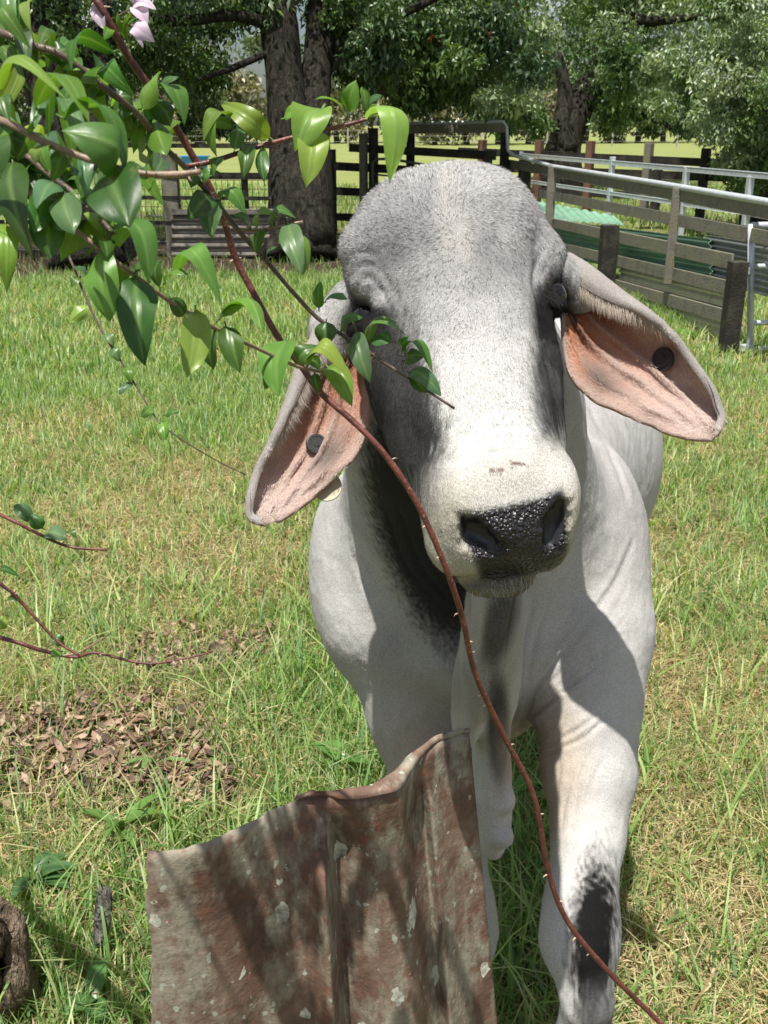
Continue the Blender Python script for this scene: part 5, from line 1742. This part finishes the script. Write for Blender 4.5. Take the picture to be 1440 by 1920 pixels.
# folded lip along the torn top
lip_out = [(553, 1492), (600, 1484), (650, 1474), (700, 1463), (735, 1442), (760, 1416), (790, 1394), (815, 1378), (845, 1369), (882, 1367)]
lip_in = [(556, 1500), (600, 1491), (650, 1500), (700, 1492), (745, 1482), (770, 1448), (800, 1408), (830, 1388), (855, 1380), (880, 1372)]
lo = spline(np.array([G(x, y, ZT + 0.006) for x, y in lip_out]), 40); li = spline(np.array([G(x, y, ZT + 0.001) for x, y in lip_in]), 40)
LV, LF = [], []
for i in range(40):
    for j in range(5):
        t = j / 4; p = li[i] * (1 - t) + lo[i] * t; p[2] += 0.006 * math.sin(math.pi * t) - 0.004 * t + 0.001 * math.sin(i * 0.9)
        LV.append(p)
for i in range(39):
    for j in range(4): LF.append((i * 5 + j, (i + 1) * 5 + j, (i + 1) * 5 + j + 1, i * 5 + j + 1))
lipo = link('folded_lip', mesh_py('lip', LV, LF), sheet_o, M_RUST, smooth=True)
so = lipo.modifiers.new('thick', 'SOLIDIFY'); so.thickness = 0.0028

# ------------------------------------------------------------------ bougainvillea: thorny stems, glossy leaves, pale bracts
def stem_mat(name, a, b, spots):
    m = Mat(name, rough=0.45, spec=0.45)
    n1 = m.noise(m.coords('Object'), 55, 4, 0.6); n2 = m.noise(m.coords('Object'), 300, 3)
    c = m.ramp(n1, [(0.3, a), (0.7, b)])
    c = m.mix(m.math('MULTIPLY', m.ramp(n2, [(0.60, (0, 0, 0)), (0.68, (1, 1, 1))]), 0.6), c, spots)
    m.color(c); m.normal(m.bump(m.math('ADD', n1, n2), 0.4, 0.002))
    return m.m
M_SRED = stem_mat('red_stem', (0.060, 0.018, 0.018), (0.17, 0.052, 0.038), (0.34, 0.20, 0.12))
M_SBRN = stem_mat('brown_stem', (0.15, 0.095, 0.065), (0.30, 0.21, 0.15), (0.40, 0.30, 0.22))
M_SDRK = stem_mat('dark_stem', (0.06, 0.042, 0.032), (0.14, 0.10, 0.075), (0.26, 0.19, 0.13))
M_THORN = stem_mat('thorn', (0.40, 0.28, 0.20), (0.55, 0.45, 0.33), (0.5, 0.4, 0.3))
M_DEAD = bark_mat('dead_wood', (0.20, 0.14, 0.10), (0.36, 0.28, 0.22), 0.25)

m = Mat('glossy_leaf', rough=0.36, spec=0.42)
at = m.attr('tint'); vn = m.attr('vein')
n1 = m.noise(m.coords('Object'), 60, 4)
c = m.mix(0.35, at.outputs['Color'], m.ramp(n1, [(0.3, (0.6, 0.6, 0.6)), (0.7, (1.3, 1.3, 1.3))]), 'MULTIPLY')
c = m.mix(m.math('MULTIPLY', vn.outputs['Fac'], 0.35), c, (0.24, 0.36, 0.12))
blem = m.ramp(m.noise(m.coords('Object'), 38, 3, 0.6), [(0.66, (0, 0, 0)), (0.72, (1, 1, 1))])
c = m.mix(m.math('MULTIPLY', blem, 0.5), c, (0.20, 0.19, 0.06))
m.color(c)
tr = m.n('ShaderNodeBsdfTranslucent'); m.l(m.mix(1.0, c, (1.7, 1.9, 0.5), 'MULTIPLY'), tr.inputs['Color'])
ms = m.n('ShaderNodeMixShader'); ms.inputs[0].default_value = 0.30
m.normal(m.bump(m.math('ADD', vn.outputs['Fac'], m.math('MULTIPLY', n1, 0.5)), 0.25, 0.002))
m.l(m.b.outputs[0], ms.inputs[1]); m.l(tr.outputs[0], ms.inputs[2]); m.l(ms.outputs[0], m.out.inputs[0])
M_LEAF = m.m
m = Mat('pale_bract', rough=0.6, spec=0.3)
vn = m.attr('vein'); c = m.mix(m.math('MULTIPLY', vn.outputs['Fac'], 0.6), (0.74, 0.60, 0.72), (0.52, 0.33, 0.50)); m.color(c)
tr = m.n('ShaderNodeBsdfTranslucent'); m.l(c, tr.inputs['Color']); ms = m.n('ShaderNodeMixShader'); ms.inputs[0].default_value = 0.4
m.l(m.b.outputs[0], ms.inputs[1]); m.l(tr.outputs[0], ms.inputs[2]); m.l(ms.outputs[0], m.out.inputs[0])
M_BRACT = m.m

bush_base = G(2, 1872)
bush = empty('bougainvillea', (bush_base[0], bush_base[1], 0))
tag(bush, 'thorny bougainvillea arching in with glossy leaves and a long red stem', 'shrub')
stems = {}
def stem(key, pts, r0, r1, mat, n=40, thorns=0, seed=0, tpx=None):
    """points as (px, py, distance); radii in pixels of the photograph"""
    Q = spline(np.array(pts, float), n)
    P = np.array([W(*q_) for q_ in Q])
    rr = np.linspace(r0, r1, n) * Q[:, 2] / F
    nod = 1 + 0.10 * np.sin(np.arange(n) * 1.7 + seed) ** 8
    V_, F_ = tube(P, rr * nod, 9)
    o = link('stem', mesh_py('stem', V_, F_), bush, mat, smooth=True)
    stems[key] = (o, P, Q)
    r = random.Random(seed + 5)
    for k in range(thorns):
        i = r.randint(2, n - 3)
        t = P[i + 1] - P[i - 1]; t /= np.linalg.norm(t)
        sd = np.cross(t, FWD); sd /= np.linalg.norm(sd)
        if r.random() < 0.5: sd = -sd
        sd = sd + FWD * r.uniform(-0.7, 0.4); sd /= np.linalg.norm(sd)
        L = r.uniform(6, 14) * Q[i, 2] / F
        pts_ = [P[i] + sd * rr[i] * 0.5, P[i] + sd * (rr[i] + L * 0.5) + t * L * 0.12, P[i] + sd * (rr[i] + L * 0.8) + t * L * 0.45]
        v, f = tube(pts_, [2.4 * Q[i, 2] / F, 1.2 * Q[i, 2] / F, 0.3 * Q[i, 2] / F], 5)
        link('thorn', mesh_py('thorn', v, f), o, M_THORN, smooth=True)
    return o

LEAF_T = {'d': (0.045, 0.115, 0.022), 'm': (0.075, 0.17, 0.028), 'b': (0.13, 0.25, 0.038), 'y': (0.19, 0.30, 0.05), 'g': (0.075, 0.15, 0.062)}
def leaf(parent, base, tip, d0, d1, width, tone='m', curl=0.25, fold=0.35, roll=None, face=0.75, mat=None, shape=1.0, seed=None, name='leaf', petiole=True):
    """one leaf blade from base to tip (pixels), width in pixels; curl bows it, fold creases the midrib"""
    r = random.Random(int(base[0] * 13 + base[1] * 7 + tip[0] * 3) if seed is None else seed)
    a = W(base[0], base[1], d0); b = W(tip[0], tip[1], d1)
    if mat is None: b = a + (b - a) * 0.86
    ax = b - a; L = np.linalg.norm(ax); ax /= L
    if mat is None: face = r.uniform(0.30, 0.80)
    nrm = -FWD * face + UP * (1 - face) + RIGHT * r.uniform(-0.45, 0.45)
    if roll: nrm = nrm + np.cross(ax, nrm) * math.tan(math.radians(roll))
    nrm -= ax * np.dot(nrm, ax); nrm /= np.linalg.norm(nrm)
    sd = np.cross(ax, nrm)
    wd = width * 0.98 * (d0 + d1) / 2 / F
    fold = fold * r.uniform(0.25, 0.75)
    ns, nt = 13, 9
    V_, vein = [], []
    wav = r.uniform(0, 6.28); twist = r.uniform(-0.9, 0.9) if mat is None else 0.2; cup = r.choice([1, 1, 1, -0.6])
    nrm0, sd0 = nrm, sd
    curl = curl * r.uniform(0.9, 1.6); recurve = r.uniform(0.1, 0.5)
    for i in range(ns):
        s = i / (ns - 1)
        if shape == 1.0:
            prof = (math.sin(math.pi * s ** 0.82) ** 0.62) * (1 - 0.30 * smoothstep(np.array(s), 0.82, 1.0)) if 0 < s < 1 else 0
        else:
            prof = math.sin(math.pi * s ** 0.75) ** 0.7 if 0 < s < 1 else 0
        prof = float(prof) + (0.02 if s == 0 else 0.0)
        ca_, sa_ = math.cos(twist * (s - 0.3)), math.sin(twist * (s - 0.3))
        nrm = nrm0 * ca_ + sd0 * sa_; sd = sd0 * ca_ - nrm0 * sa_
        bow = curl * 1.25 * L * (math.sin(math.pi * s) * 0.55) - recurve * L * s ** 3 * 0.6
        for j in range(nt):
            t = (j / (nt - 1)) * 2 - 1
            lift = fold * 1.6 * cup * abs(t) ** 1.25 * wd * 0.5 * prof + 0.10 * wd * math.sin(6.5 * s + wav + 2.0 * np.sign(t)) * abs(t) ** 2 - 0.10 * wd * prof * abs(t) ** 3 + 0.012 * wd * math.sin(22 * s) * abs(t) * (1 - abs(t))
            V_.append(a + ax * L * s + sd * t * wd * 0.5 * prof + nrm0 * bow + nrm * lift)
            side = max(0.0, math.cos((s - abs(t) * 0.16) * 44)) ** 10 * 0.5 * (1 - abs(t) * 0.5)
            vein.append(1.0 if j == nt // 2 else (0.35 * side if abs(t) > 0.2 else 0.45 * side))
    F_ = []
    for i in range(ns - 1):
        for j in range(nt - 1):
            F_.append((i * nt + j, i * nt + j + 1, (i + 1) * nt + j + 1, (i + 1) * nt + j))
    if petiole:
        o_ = len(V_); pr = max(1.6, width * 0.035) * d0 / F
        back = a - ax * min(0.010, L * 0.12)
        pv, pf = tube([back, a + ax * L * 0.03], [pr, pr * 0.8], 5)
        V_ += pv; vein += [0.8] * len(pv); F_ += [tuple(x + o_ for x in f_) for f_ in pf]
    me = mesh_py(name, V_, F_)
    cc = np.array(LEAF_T[tone]) * r.uniform(0.7, 1.25) * np.array([r.uniform(0.85, 1.25), 1.0, r.uniform(0.8, 1.3)])
    set_col(me, 'tint', np.tile(cc, (len(V_), 1)))
    va = me.attributes.new('vein', 'FLOAT', 'POINT'); va.data.foreach_set('value', np.array(vein, np.float32))
    o = link(name, me, parent, mat or M_LEAF, smooth=True)
    return o

# stems (pixel, pixel, distance in metres); they all leave the frame on the left and gather at the root
red = stem('red', [(-420, 700, 1.2), (-330, 100, 0.95), (-60, -170, 0.78), (110, -70, 0.70), (180, 0, 0.68), (240, 105, 0.70), (300, 190, 0.72), (360, 290, 0.74), (412, 390, 0.76), (440, 480, 0.78), (476, 550, 0.79), (520, 630, 0.80), (560, 680, 0.80), (600, 735, 0.80), (660, 788, 0.80), (720, 850, 0.80), (780, 940, 0.81), (830, 1050, 0.83), (865, 1150, 0.86), (890, 1260, 0.90), (940, 1370, 0.94), (1000, 1490, 0.98), (1025, 1620, 1.02), (1060, 1720, 1.05), (1130, 1810, 1.08), (1240, 1920, 1.12), (1380, 2050, 1.16)], 7.4, 4.7, M_SRED, n=150, thorns=26, seed=1)
b1 = stem('b1', [(-420, 260, 0.75), (-180, 170, 0.55), (0, 225, 0.47), (80, 265, 0.46), (170, 300, 0.46), (260, 324, 0.46), (330, 327, 0.46), (376, 322, 0.46)], 7.5, 5.5, M_SBRN, thorns=6, seed=2)
b2 = stem('b2', [(-420, 60, 0.85), (-120, 10, 0.68), (0, 60, 0.62), (60, 85, 0.62), (112, 102, 0.62), (190, 160, 0.64), (262, 218, 0.67), (300, 268, 0.69), (345, 312, 0.71), (400, 372, 0.73), (445, 430, 0.75), (500, 490, 0.77), (560, 560, 0.79), (600, 600, 0.80), (660, 640, 0.81), (720, 680, 0.82), (770, 712, 0.82), (852, 766, 0.83)], 8, 2.5, M_SDRK, n=80, thorns=10, seed=3)
b3 = stem('b3', [(350, 312, 0.715), (400, 302, 0.715), (450, 286, 0.715), (520, 265, 0.715), (600, 246, 0.715), (650, 234, 0.715), (692, 222, 0.715)], 5, 3.5, M_SRED, thorns=2, seed=4)
b4 = stem('b4', [(-420, 380, 0.9), (-120, 200, 0.66), (20, 270, 0.60), (90, 325, 0.58), (150, 372, 0.57), (212, 437, 0.57)], 6, 5, M_SDRK, thorns=4, seed=5)
b5 = stem('b5', [(-420, 450, 0.9), (-100, 300, 0.66), (30, 345, 0.60), (95, 392, 0.58), (160, 445, 0.57), (230, 500, 0.58), (300, 552, 0.60), (345, 582, 0.62), (415, 622, 0.66), (480, 652, 0.70), (560, 688, 0.74), (625, 700, 0.77)], 5.5, 3, M_SBRN, n=60, thorns=5, seed=6)
b6 = stem('b6', [(445, 430, 0.75), (480, 432, 0.75), (520, 425, 0.74), (568, 416, 0.74)], 3.2, 2.6, M_SBRN, n=14)
t1_ = stem('t1', [(-420, 700, 1.5), (-60, 300, 1.25), (60, 320, 1.2), (125, 470, 1.2), (180, 600, 1.2), (235, 690, 1.2), (290, 780, 1.2), (320, 810, 1.2), (400, 860, 1.22), (460, 890, 1.24)], 3.2, 1.0, M_SDRK, n=50)
t2_ = stem('t2', [(-420, 1100, 1.35), (-160, 900, 1.2), (0, 965, 1.1), (70, 1000, 1.1), (130, 1025, 1.1), (200, 1031, 1.1)], 4.2, 2.2, M_SRED, n=30, thorns=6, seed=8)
t3_ = stem('t3', [(-420, 1200, 1.35), (-160, 1010, 1.2), (0, 1095, 1.12), (50, 1140, 1.12), (105, 1200, 1.12), (150, 1230, 1.12)], 4, 2.5, M_SRED, n=30, thorns=5, seed=9)
t4_ = stem('t4', [(-420, 1330, 1.4), (-160, 1170, 1.25), (0, 1196, 1.15), (80, 1220, 1.15), (140, 1232, 1.15), (180, 1224, 1.15), (270, 1244, 1.15), (340, 1236, 1.15), (400, 1222, 1.16)], 5, 1.4, M_SRED, n=40, thorns=7, seed=10)
t5_ = stem('t5', [(115, 1230, 1.14), (150, 1222, 1.14), (208, 1188, 1.13)], 2.4, 1.2, M_SBRN, n=12)
# root: twisted dead wood at the frame's left edge
def W3(x, y, z): return np.array([x, y, z])
root = np.array([bush_base[0], bush_base[1], 0.0])
hub = W(-420, 900, 1.45)
for k in range(5):
    a = k * 1.26
    pts = [root + [0.035 * math.cos(a), 0.035 * math.sin(a), -0.03], root + [0.05 * math.cos(a + 0.9), 0.04 * math.sin(a + 0.9), 0.10], root + [-0.02 + 0.04 * math.cos(a + 1.9), 0.04 * math.sin(a + 1.9), 0.20], root + [-0.09 + 0.03 * math.cos(a + 2.8), 0.03 * math.sin(a + 2.8), 0.34], hub * 0.5 + (root + [-0.1, 0, 0.4]) * 0.5, hub]
    P = spline(np.array(pts), 40)
    R = np.interp(np.linspace(0, 1, 40), [0, 0.3, 0.6, 1], [0.030, 0.026, 0.020, 0.016]) * (1 + 0.25 * np.sin(np.arange(40) * 0.8 + k))
    V_, F_ = tube(P, R, 9, jitter=0.35)
    link('trunk', mesh_py('root_trunk', V_, F_), bush, M_DEAD, smooth=True)
for key in ('red', 'b1', 'b2', 'b4', 'b5', 't1', 't2', 't3', 't4'):
    e = stems[key][1][0]
    P = spline(np.array([hub, hub * 0.5 + e * 0.5 + np.array([-0.03, 0, 0.05]), e]), 14)
    V_, F_ = tube(P, np.linspace(0.012, 0.005, 14), 8)
    link('stem', mesh_py('stem', V_, F_), bush, M_SDRK, smooth=True)

LV_ = [  # stem, base, tip, d0, d1, width, tone, curl, fold, roll
 (b2, (213, 97), (116, 134), .62, .60, 50, 'm', .45, .3, 20), (b2, (182, 160), (176, 104), .63, .60, 62, 'g', .0, .9, 0), (b2, (206, 125), (254, 182), .64, .62, 44, 'm', .3, .3, 10),
 (b2, (268, 206), (287, 116), .67, .66, 46, 'b', .05, .35, -10), (b2, (300, 160), (336, 138), .67, .66, 24, 'g', .1, .3, 0), (b2, (303, 165), (356, 222), .68, .66, 46, 'm', .4, .35, 15),
 (b2, (284, 188), (328, 244), .68, .69, 44, 'd', .35, .3, 0), (b2, (286, 224), (309, 281), .69, .66, 52, 'm', .05, .6, 0),
 (b1, (208, 318), (238, 428), .46, .43, 118, 'd', .10, .25, 0), (b1, (208, 314), (122, 232), .46, .43, 92, 'm', .45, .35, -25), (b1, (66, 202), (186, 196), .47, .44, 52, 'm', .55, .3, -20),
 (b1, (0, 170), (132, 152), .46, .43, 44, 'b', .35, .3, -10), (b1, (120, 222), (266, 300), .46, .45, 70, 'm', .45, .3, -15), (b1, (58, 258), (66, 205), .46, .45, 20, 'b', .1, .4, 0),
 (b3, (506, 258), (401, 181), .715, .70, 46, 'y', .45, .35, -25), (b3, (604, 204), (548, 286), .715, .69, 78, 'b', .25, .5, 20), (b3, (586, 250), (578, 348), .715, .69, 62, 'y', .2, .35, 15), (b3, (533, 222), (588, 204), .715, .71, 30, 'b', .3, .3, 0),
 (b3, (646, 216), (595, 166), .715, .70, 34, 'b', .2, .4, 0), (b3, (656, 212), (663, 141), .715, .70, 38, 'b', .05, .5, 10), (b3, (686, 212), (681, 154), .715, .71, 30, 'm', .05, .4, 0), (b3, (690, 204), (719, 172), .715, .70, 18, 'g', .2, .3, 0),
 (b3, (692, 222), (748, 343), .715, .68, 62, 'y', .50, .35, -25), (b3, (690, 215), (716, 196), .715, .70, 16, 'b', .2, .3, 0),
 (b3, (442, 226), (366, 262), .71, .69, 40, 'b', .45, .35, 20), (b3, (436, 238), (388, 290), .71, .69, 44, 'm', .35, .4, 10), (b3, (470, 272), (452, 336), .715, .70, 34, 'm', .15, .4, 0), (b3, (490, 276), (494, 356), .715, .70, 30, 'd', .1, .4, 0), (b3, (440, 280), (452, 232), .71, .72, 30, 'd', .2, .3, 0), (b3, (415, 296), (396, 330), .71, .70, 26, 'd', .2, .3, 0),
 (b2, (396, 366), (346, 418), .73, .71, 46, 'd', .3, .35, 0), (b2, (412, 380), (390, 450), .735, .71, 52, 'g', .15, .45, 10), (b2, (414, 372), (466, 398), .735, .72, 40, 'm', .45, .35, -10), (b2, (378, 312), (352, 352), .72, .71, 34, 'd', .2, .3, 0), (b2, (380, 345), (420, 318), .72, .71, 28, 'm', .3, .3, 0),
 (b6, (470, 430), (436, 396), .75, .74, 34, 'm', .3, .35, 0), (b6, (482, 426), (522, 398), .75, .73, 30, 'b', .35, .4, 0), (b6, (508, 424), (556, 396), .745, .73, 34, 'm', .4, .3, -20), (b6, (500, 430), (470, 470), .75, .74, 34, 'd', .3, .3, 0),
 (b6, (540, 418), (566, 524), .74, .71, 46, 'g', .2, .4, 10), (b6, (545, 430), (580, 512), .74, .72, 40, 'm', .2, .3, -15), (b6, (525, 440), (560, 470), .745, .72, 26, 'b', .3, .4, 0), (b2, (498, 488), (520, 456), .77, .76, 20, 'g', .2, .4, 0),
 (b5, (256, 522), (262, 680), .58, .55, 84, 'd', .10, .20, 0), (b5, (190, 464), (196, 612), .575, .56, 66, 'b', .10, .25, 10), (b4, (214, 420), (298, 532), .57, .55, 64, 'm', .35, .35, -20), (b5, (215, 460), (250, 420), .575, .57, 30, 'b', .2, .3, 0),
 (b5, (332, 512), (432, 582), .62, .59, 56, 'b', .50, .35, -25), (b5, (366, 584), (362, 708), .63, .60, 66, 'y', .08, .40, 0), (b5, (424, 612), (452, 706), .66, .65, 48, 'd', .1, .35, 10), (b5, (402, 612), (388, 704), .655, .66, 40, 'd', .1, .3, -20), (b5, (418, 592), (506, 616), .66, .63, 48, 'b', .55, .35, -20), (b5, (410, 600), (470, 560), .66, .65, 30, 'm', .3, .3, 0),
 (b5, (538, 640), (508, 746), .73, .70, 74, 'b', .12, .5, 5), (b5, (520, 660), (500, 742), .73, .73, 40, 'm', .1, .3, -30), (b5, (320, 560), (352, 600), .61, .62, 34, 'd', .2, .3, 0), (b5, (300, 540), (300, 470), .60, .60, 34, 'd', .2, .3, 0), (b5, (310, 530), (348, 498), .60, .59, 30, 'b', .3, .3, 0),
 (b2, (598, 578), (598, 520), .80, .79, 26, 'm', .1, .5, 0), (b2, (610, 566), (652, 548), .80, .78, 24, 'g', .2, .3, 0), (b2, (612, 604), (612, 660), .80, .80, 44, 'd', .2, .4, 0), (b2, (640, 620), (676, 580), .81, .80, 40, 'd', .3, .4, 10),
 (b5, (574, 690), (668, 694), .75, .73, 44, 'y', .65, .35, -20), (b5, (616, 690), (664, 754), .77, .74, 50, 'b', .25, .45, 10), (b5, (560, 686), (600, 640), .75, .74, 40, 'm', .3, .4, 0), (b5, (600, 690), (570, 664), .76, .75, 26, 'm', .2, .4, 0), (b5, (590, 700), (600, 740), .76, .76, 22, 'd', .2, .3, 0),
 (b2, (668, 622), (690, 724), .81, .79, 42, 'g', .15, .35, 20), (b2, (690, 642), (760, 602), .82, .80, 48, 'm', .40, .35, -20), (b2, (700, 640), (740, 640), .82, .81, 44, 'd', .4, .3, 0), (b2, (690, 612), (748, 590), .82, .81, 30, 'm', .3, .3, 0),
 (b2, (752, 668), (821, 684), .82, .80, 34, 'm', .55, .35, -15), (b2, (758, 676), (800, 664), .82, .81, 32, 'g', .3, .4, 0), (b2, (768, 700), (834, 738), .82, .80, 40, 'g', .35, .4, -10), (b2, (770, 705), (805, 742), .82, .82, 26, 'd', .3, .3, 0), (b2, (760, 660), (766, 624), .82, .81, 30, 'm', .2, .4, 0),
 (b4, (24, 306), (46, 484), .60, .55, 74, 'd', .12, .30, 0), (b4, (104, 342), (64, 392), .58, .55, 54, 'g', .1, .2, 0), (b4, (118, 364), (140, 444), .575, .55, 60, 'g', .15, .3, 15), (b4, (84, 400), (96, 492), .58, .57, 66, 'm', .1, .25, 0), (b4, (84, 372), (62, 438), .58, .56, 52, 'd', .15, .3, 0), (b4, (150, 372), (170, 312), .57, .56, 40, 'm', .2, .3, 0), (b4, (142, 300), (166, 372), .57, .55, 36, 'g', .3, .4, 0), (b4, (10, 420), (16, 540), .6, .58, 40, 'b', .2, .3, 0),
 (b1, (62, 0), (50, 62), .5, .48, 24, 'y', .15, .3, 0), (b2, (10, 30), (54, 86), .6, .58, 40, 'm', .35, .3, 0), (b2, (0, 100), (44, 134), .62, .60, 36, 'm', .3, .3, 0), (b2, (42, 60), (52, 116), .62, .60, 34, 'g', .2, .4, 0), (b1, (0, 255), (-8, 330), .47, .46, 60, 'd', .2, .3, 0), (b1, (18, 225), (26, 300), .47, .47, 56, 'd', .2, .3, 0), (b2, (140, 160), (116, 214), .63, .63, 44, 'd', .2, .3, 0), (b1, (80, 270), (60, 310), .46, .46, 36, 'y', .2, .3, 0), (b1, (92, 272), (82, 318), .46, .45, 34, 'm', .2, .3, 0),
 (red, (232, 70), (214, 14), .69, .68, 20, 'b', .15, .4, 0), (red, (236, 70), (240, 18), .69, .68, 26, 'm', .1, .4, 0), (red, (240, 74), (256, 22), .69, .68, 18, 'b', .2, .4, 0), (red, (205, 52), (196, 74), .69, .68, 22, 'b', .2, .3, 0), (red, (170, 0), (160, -18), .68, .68, 16, 'b', .2, .3, 0),
 (t2_, (80, 990), (52, 962), 1.1, 1.09, 28, 'd', .3, .3, 0), (t2_, (84, 1004), (126, 1000), 1.1, 1.09, 44, 'g', .15, .25, 0), (t2_, (128, 998), (146, 1008), 1.1, 1.09, 14, 'd', .3, .3, 0), (t2_, (60, 975), (20, 940), 1.1, 1.1, 30, 'g', .3, .3, 0),
 (t3_, (0, 1080), (34, 1072), 1.12, 1.11, 22, 'd', .4, .3, 0), (t3_, (36, 1125), (14, 1120), 1.12, 1.11, 22, 'm', .3, .3, 0), (t4_, (116, 1222), (92, 1228), 1.15, 1.14, 22, 'b', .2, .3, 0), (t4_, (118, 1206), (90, 1192), 1.15, 1.14, 22, 'd', .4, .3, 0), (t3_, (0, 1180), (6, 1150), 1.13, 1.13, 26, 'y', .2, .3, 0),
 (t1_, (166, 574), (124, 606), 1.2, 1.19, 26, 'y', .1, .3, 0), (t1_, (196, 626), (212, 648), 1.2, 1.19, 24, 'g', .1, .3, 0), (t1_, (212, 650), (222, 678), 1.2, 1.19, 22, 'g', .2, .3, 0), (t1_, (238, 688), (248, 720), 1.2, 1.19, 22, 'm', .2, .3, 0), (t1_, (248, 718), (218, 740), 1.2, 1.19, 20, 'g', .1, .3, 0), (t1_, (286, 764), (262, 784), 1.2, 1.19, 20, 'm', .2, .3, 0), (t1_, (304, 790), (312, 830), 1.2, 1.19, 20, 'b', .1, .3, 0), (t1_, (310, 778), (338, 770), 1.2, 1.19, 18, 'm', .2, .3, 0), (t1_, (130, 470), (142, 440), 1.2, 1.19, 22, 'g', .2, .3, 0), (t1_, (140, 500), (166, 512), 1.2, 1.19, 20, 'g', .2, .3, 0), (t1_, (150, 520), (132, 540), 1.2, 1.19, 20, 'm', .2, .3, 0), (t1_, (100, 430), (84, 400), 1.2, 1.19, 24, 'm', .2, .3, 0),
]
for a in LV_:
    leaf(*a[:6], tone=a[6], curl=a[7], fold=a[8], roll=a[9])
# further leaves deeper in the tangle
rl = random.Random(77)
for k in range(150):
    key = rl.choice(['b1', 'b2', 'b4', 'b5', 'b4', 'b2'])
    o, P, Q = stems[key]
    cand = [i for i in range(len(Q)) if -90 < Q[i][0] < 300 and Q[i][1] < 520]
    if not cand: continue
    i = rl.choice(cand); q_ = Q[i]
    an = rl.uniform(0.1, 3.0); L = rl.uniform(36, 72)
    leaf(o, (q_[0], q_[1]), (q_[0] + L * math.cos(an) * rl.choice([-1, 1]) * 0.8, q_[1] + L * math.sin(an) * rl.choice([1, 1, -0.7])), q_[2] + 0.005, q_[2] + rl.uniform(-0.01, 0.09), rl.uniform(24, 48), tone=rl.choice('dmmgby'), curl=rl.uniform(0.05, 0.5), fold=rl.uniform(0.2, 0.45), roll=rl.uniform(-40, 40), seed=k)
# flowers: three papery bracts each
def flower(cx, cy, d, specs, fr, to):
    f = empty('flower', tuple(W(cx, cy, d)), bush)
    f.location = Vector(W(cx, cy, d)) - bush.location
    for (b_, t_, w_, ro) in specs:
        leaf(f, b_, t_, d, d - 0.006, w_, curl=0.25, fold=0.3, roll=ro, mat=M_BRACT, shape=0.5, name='bract', petiole=False)
    v, ff_ = tube([W(*fr), W(cx, cy, d)], [1.6 * d / F, 1.2 * d / F], 5); link('stalk', mesh_py('stalk', v, ff_), f, M_SBRN)
flower(252, 12, 0.68, [((250, 10), (290, 12), 30, 0), ((252, 8), (268, -22), 34, 10), ((252, 16), (276, 40), 34, -10)], (222, 30, 0.69), None)
flower(250, 48, 0.68, [((250, 50), (284, 70), 36, 0), ((252, 54), (264, 80), 16, 20), ((252, 46), (276, 48), 26, -20)], (226, 40, 0.69), None)
flower(190, 18, 0.69, [((186, 12), (196, 54), 32, 10), ((188, 12), (174, 34), 22, -20)], (200, 20, 0.69), None)
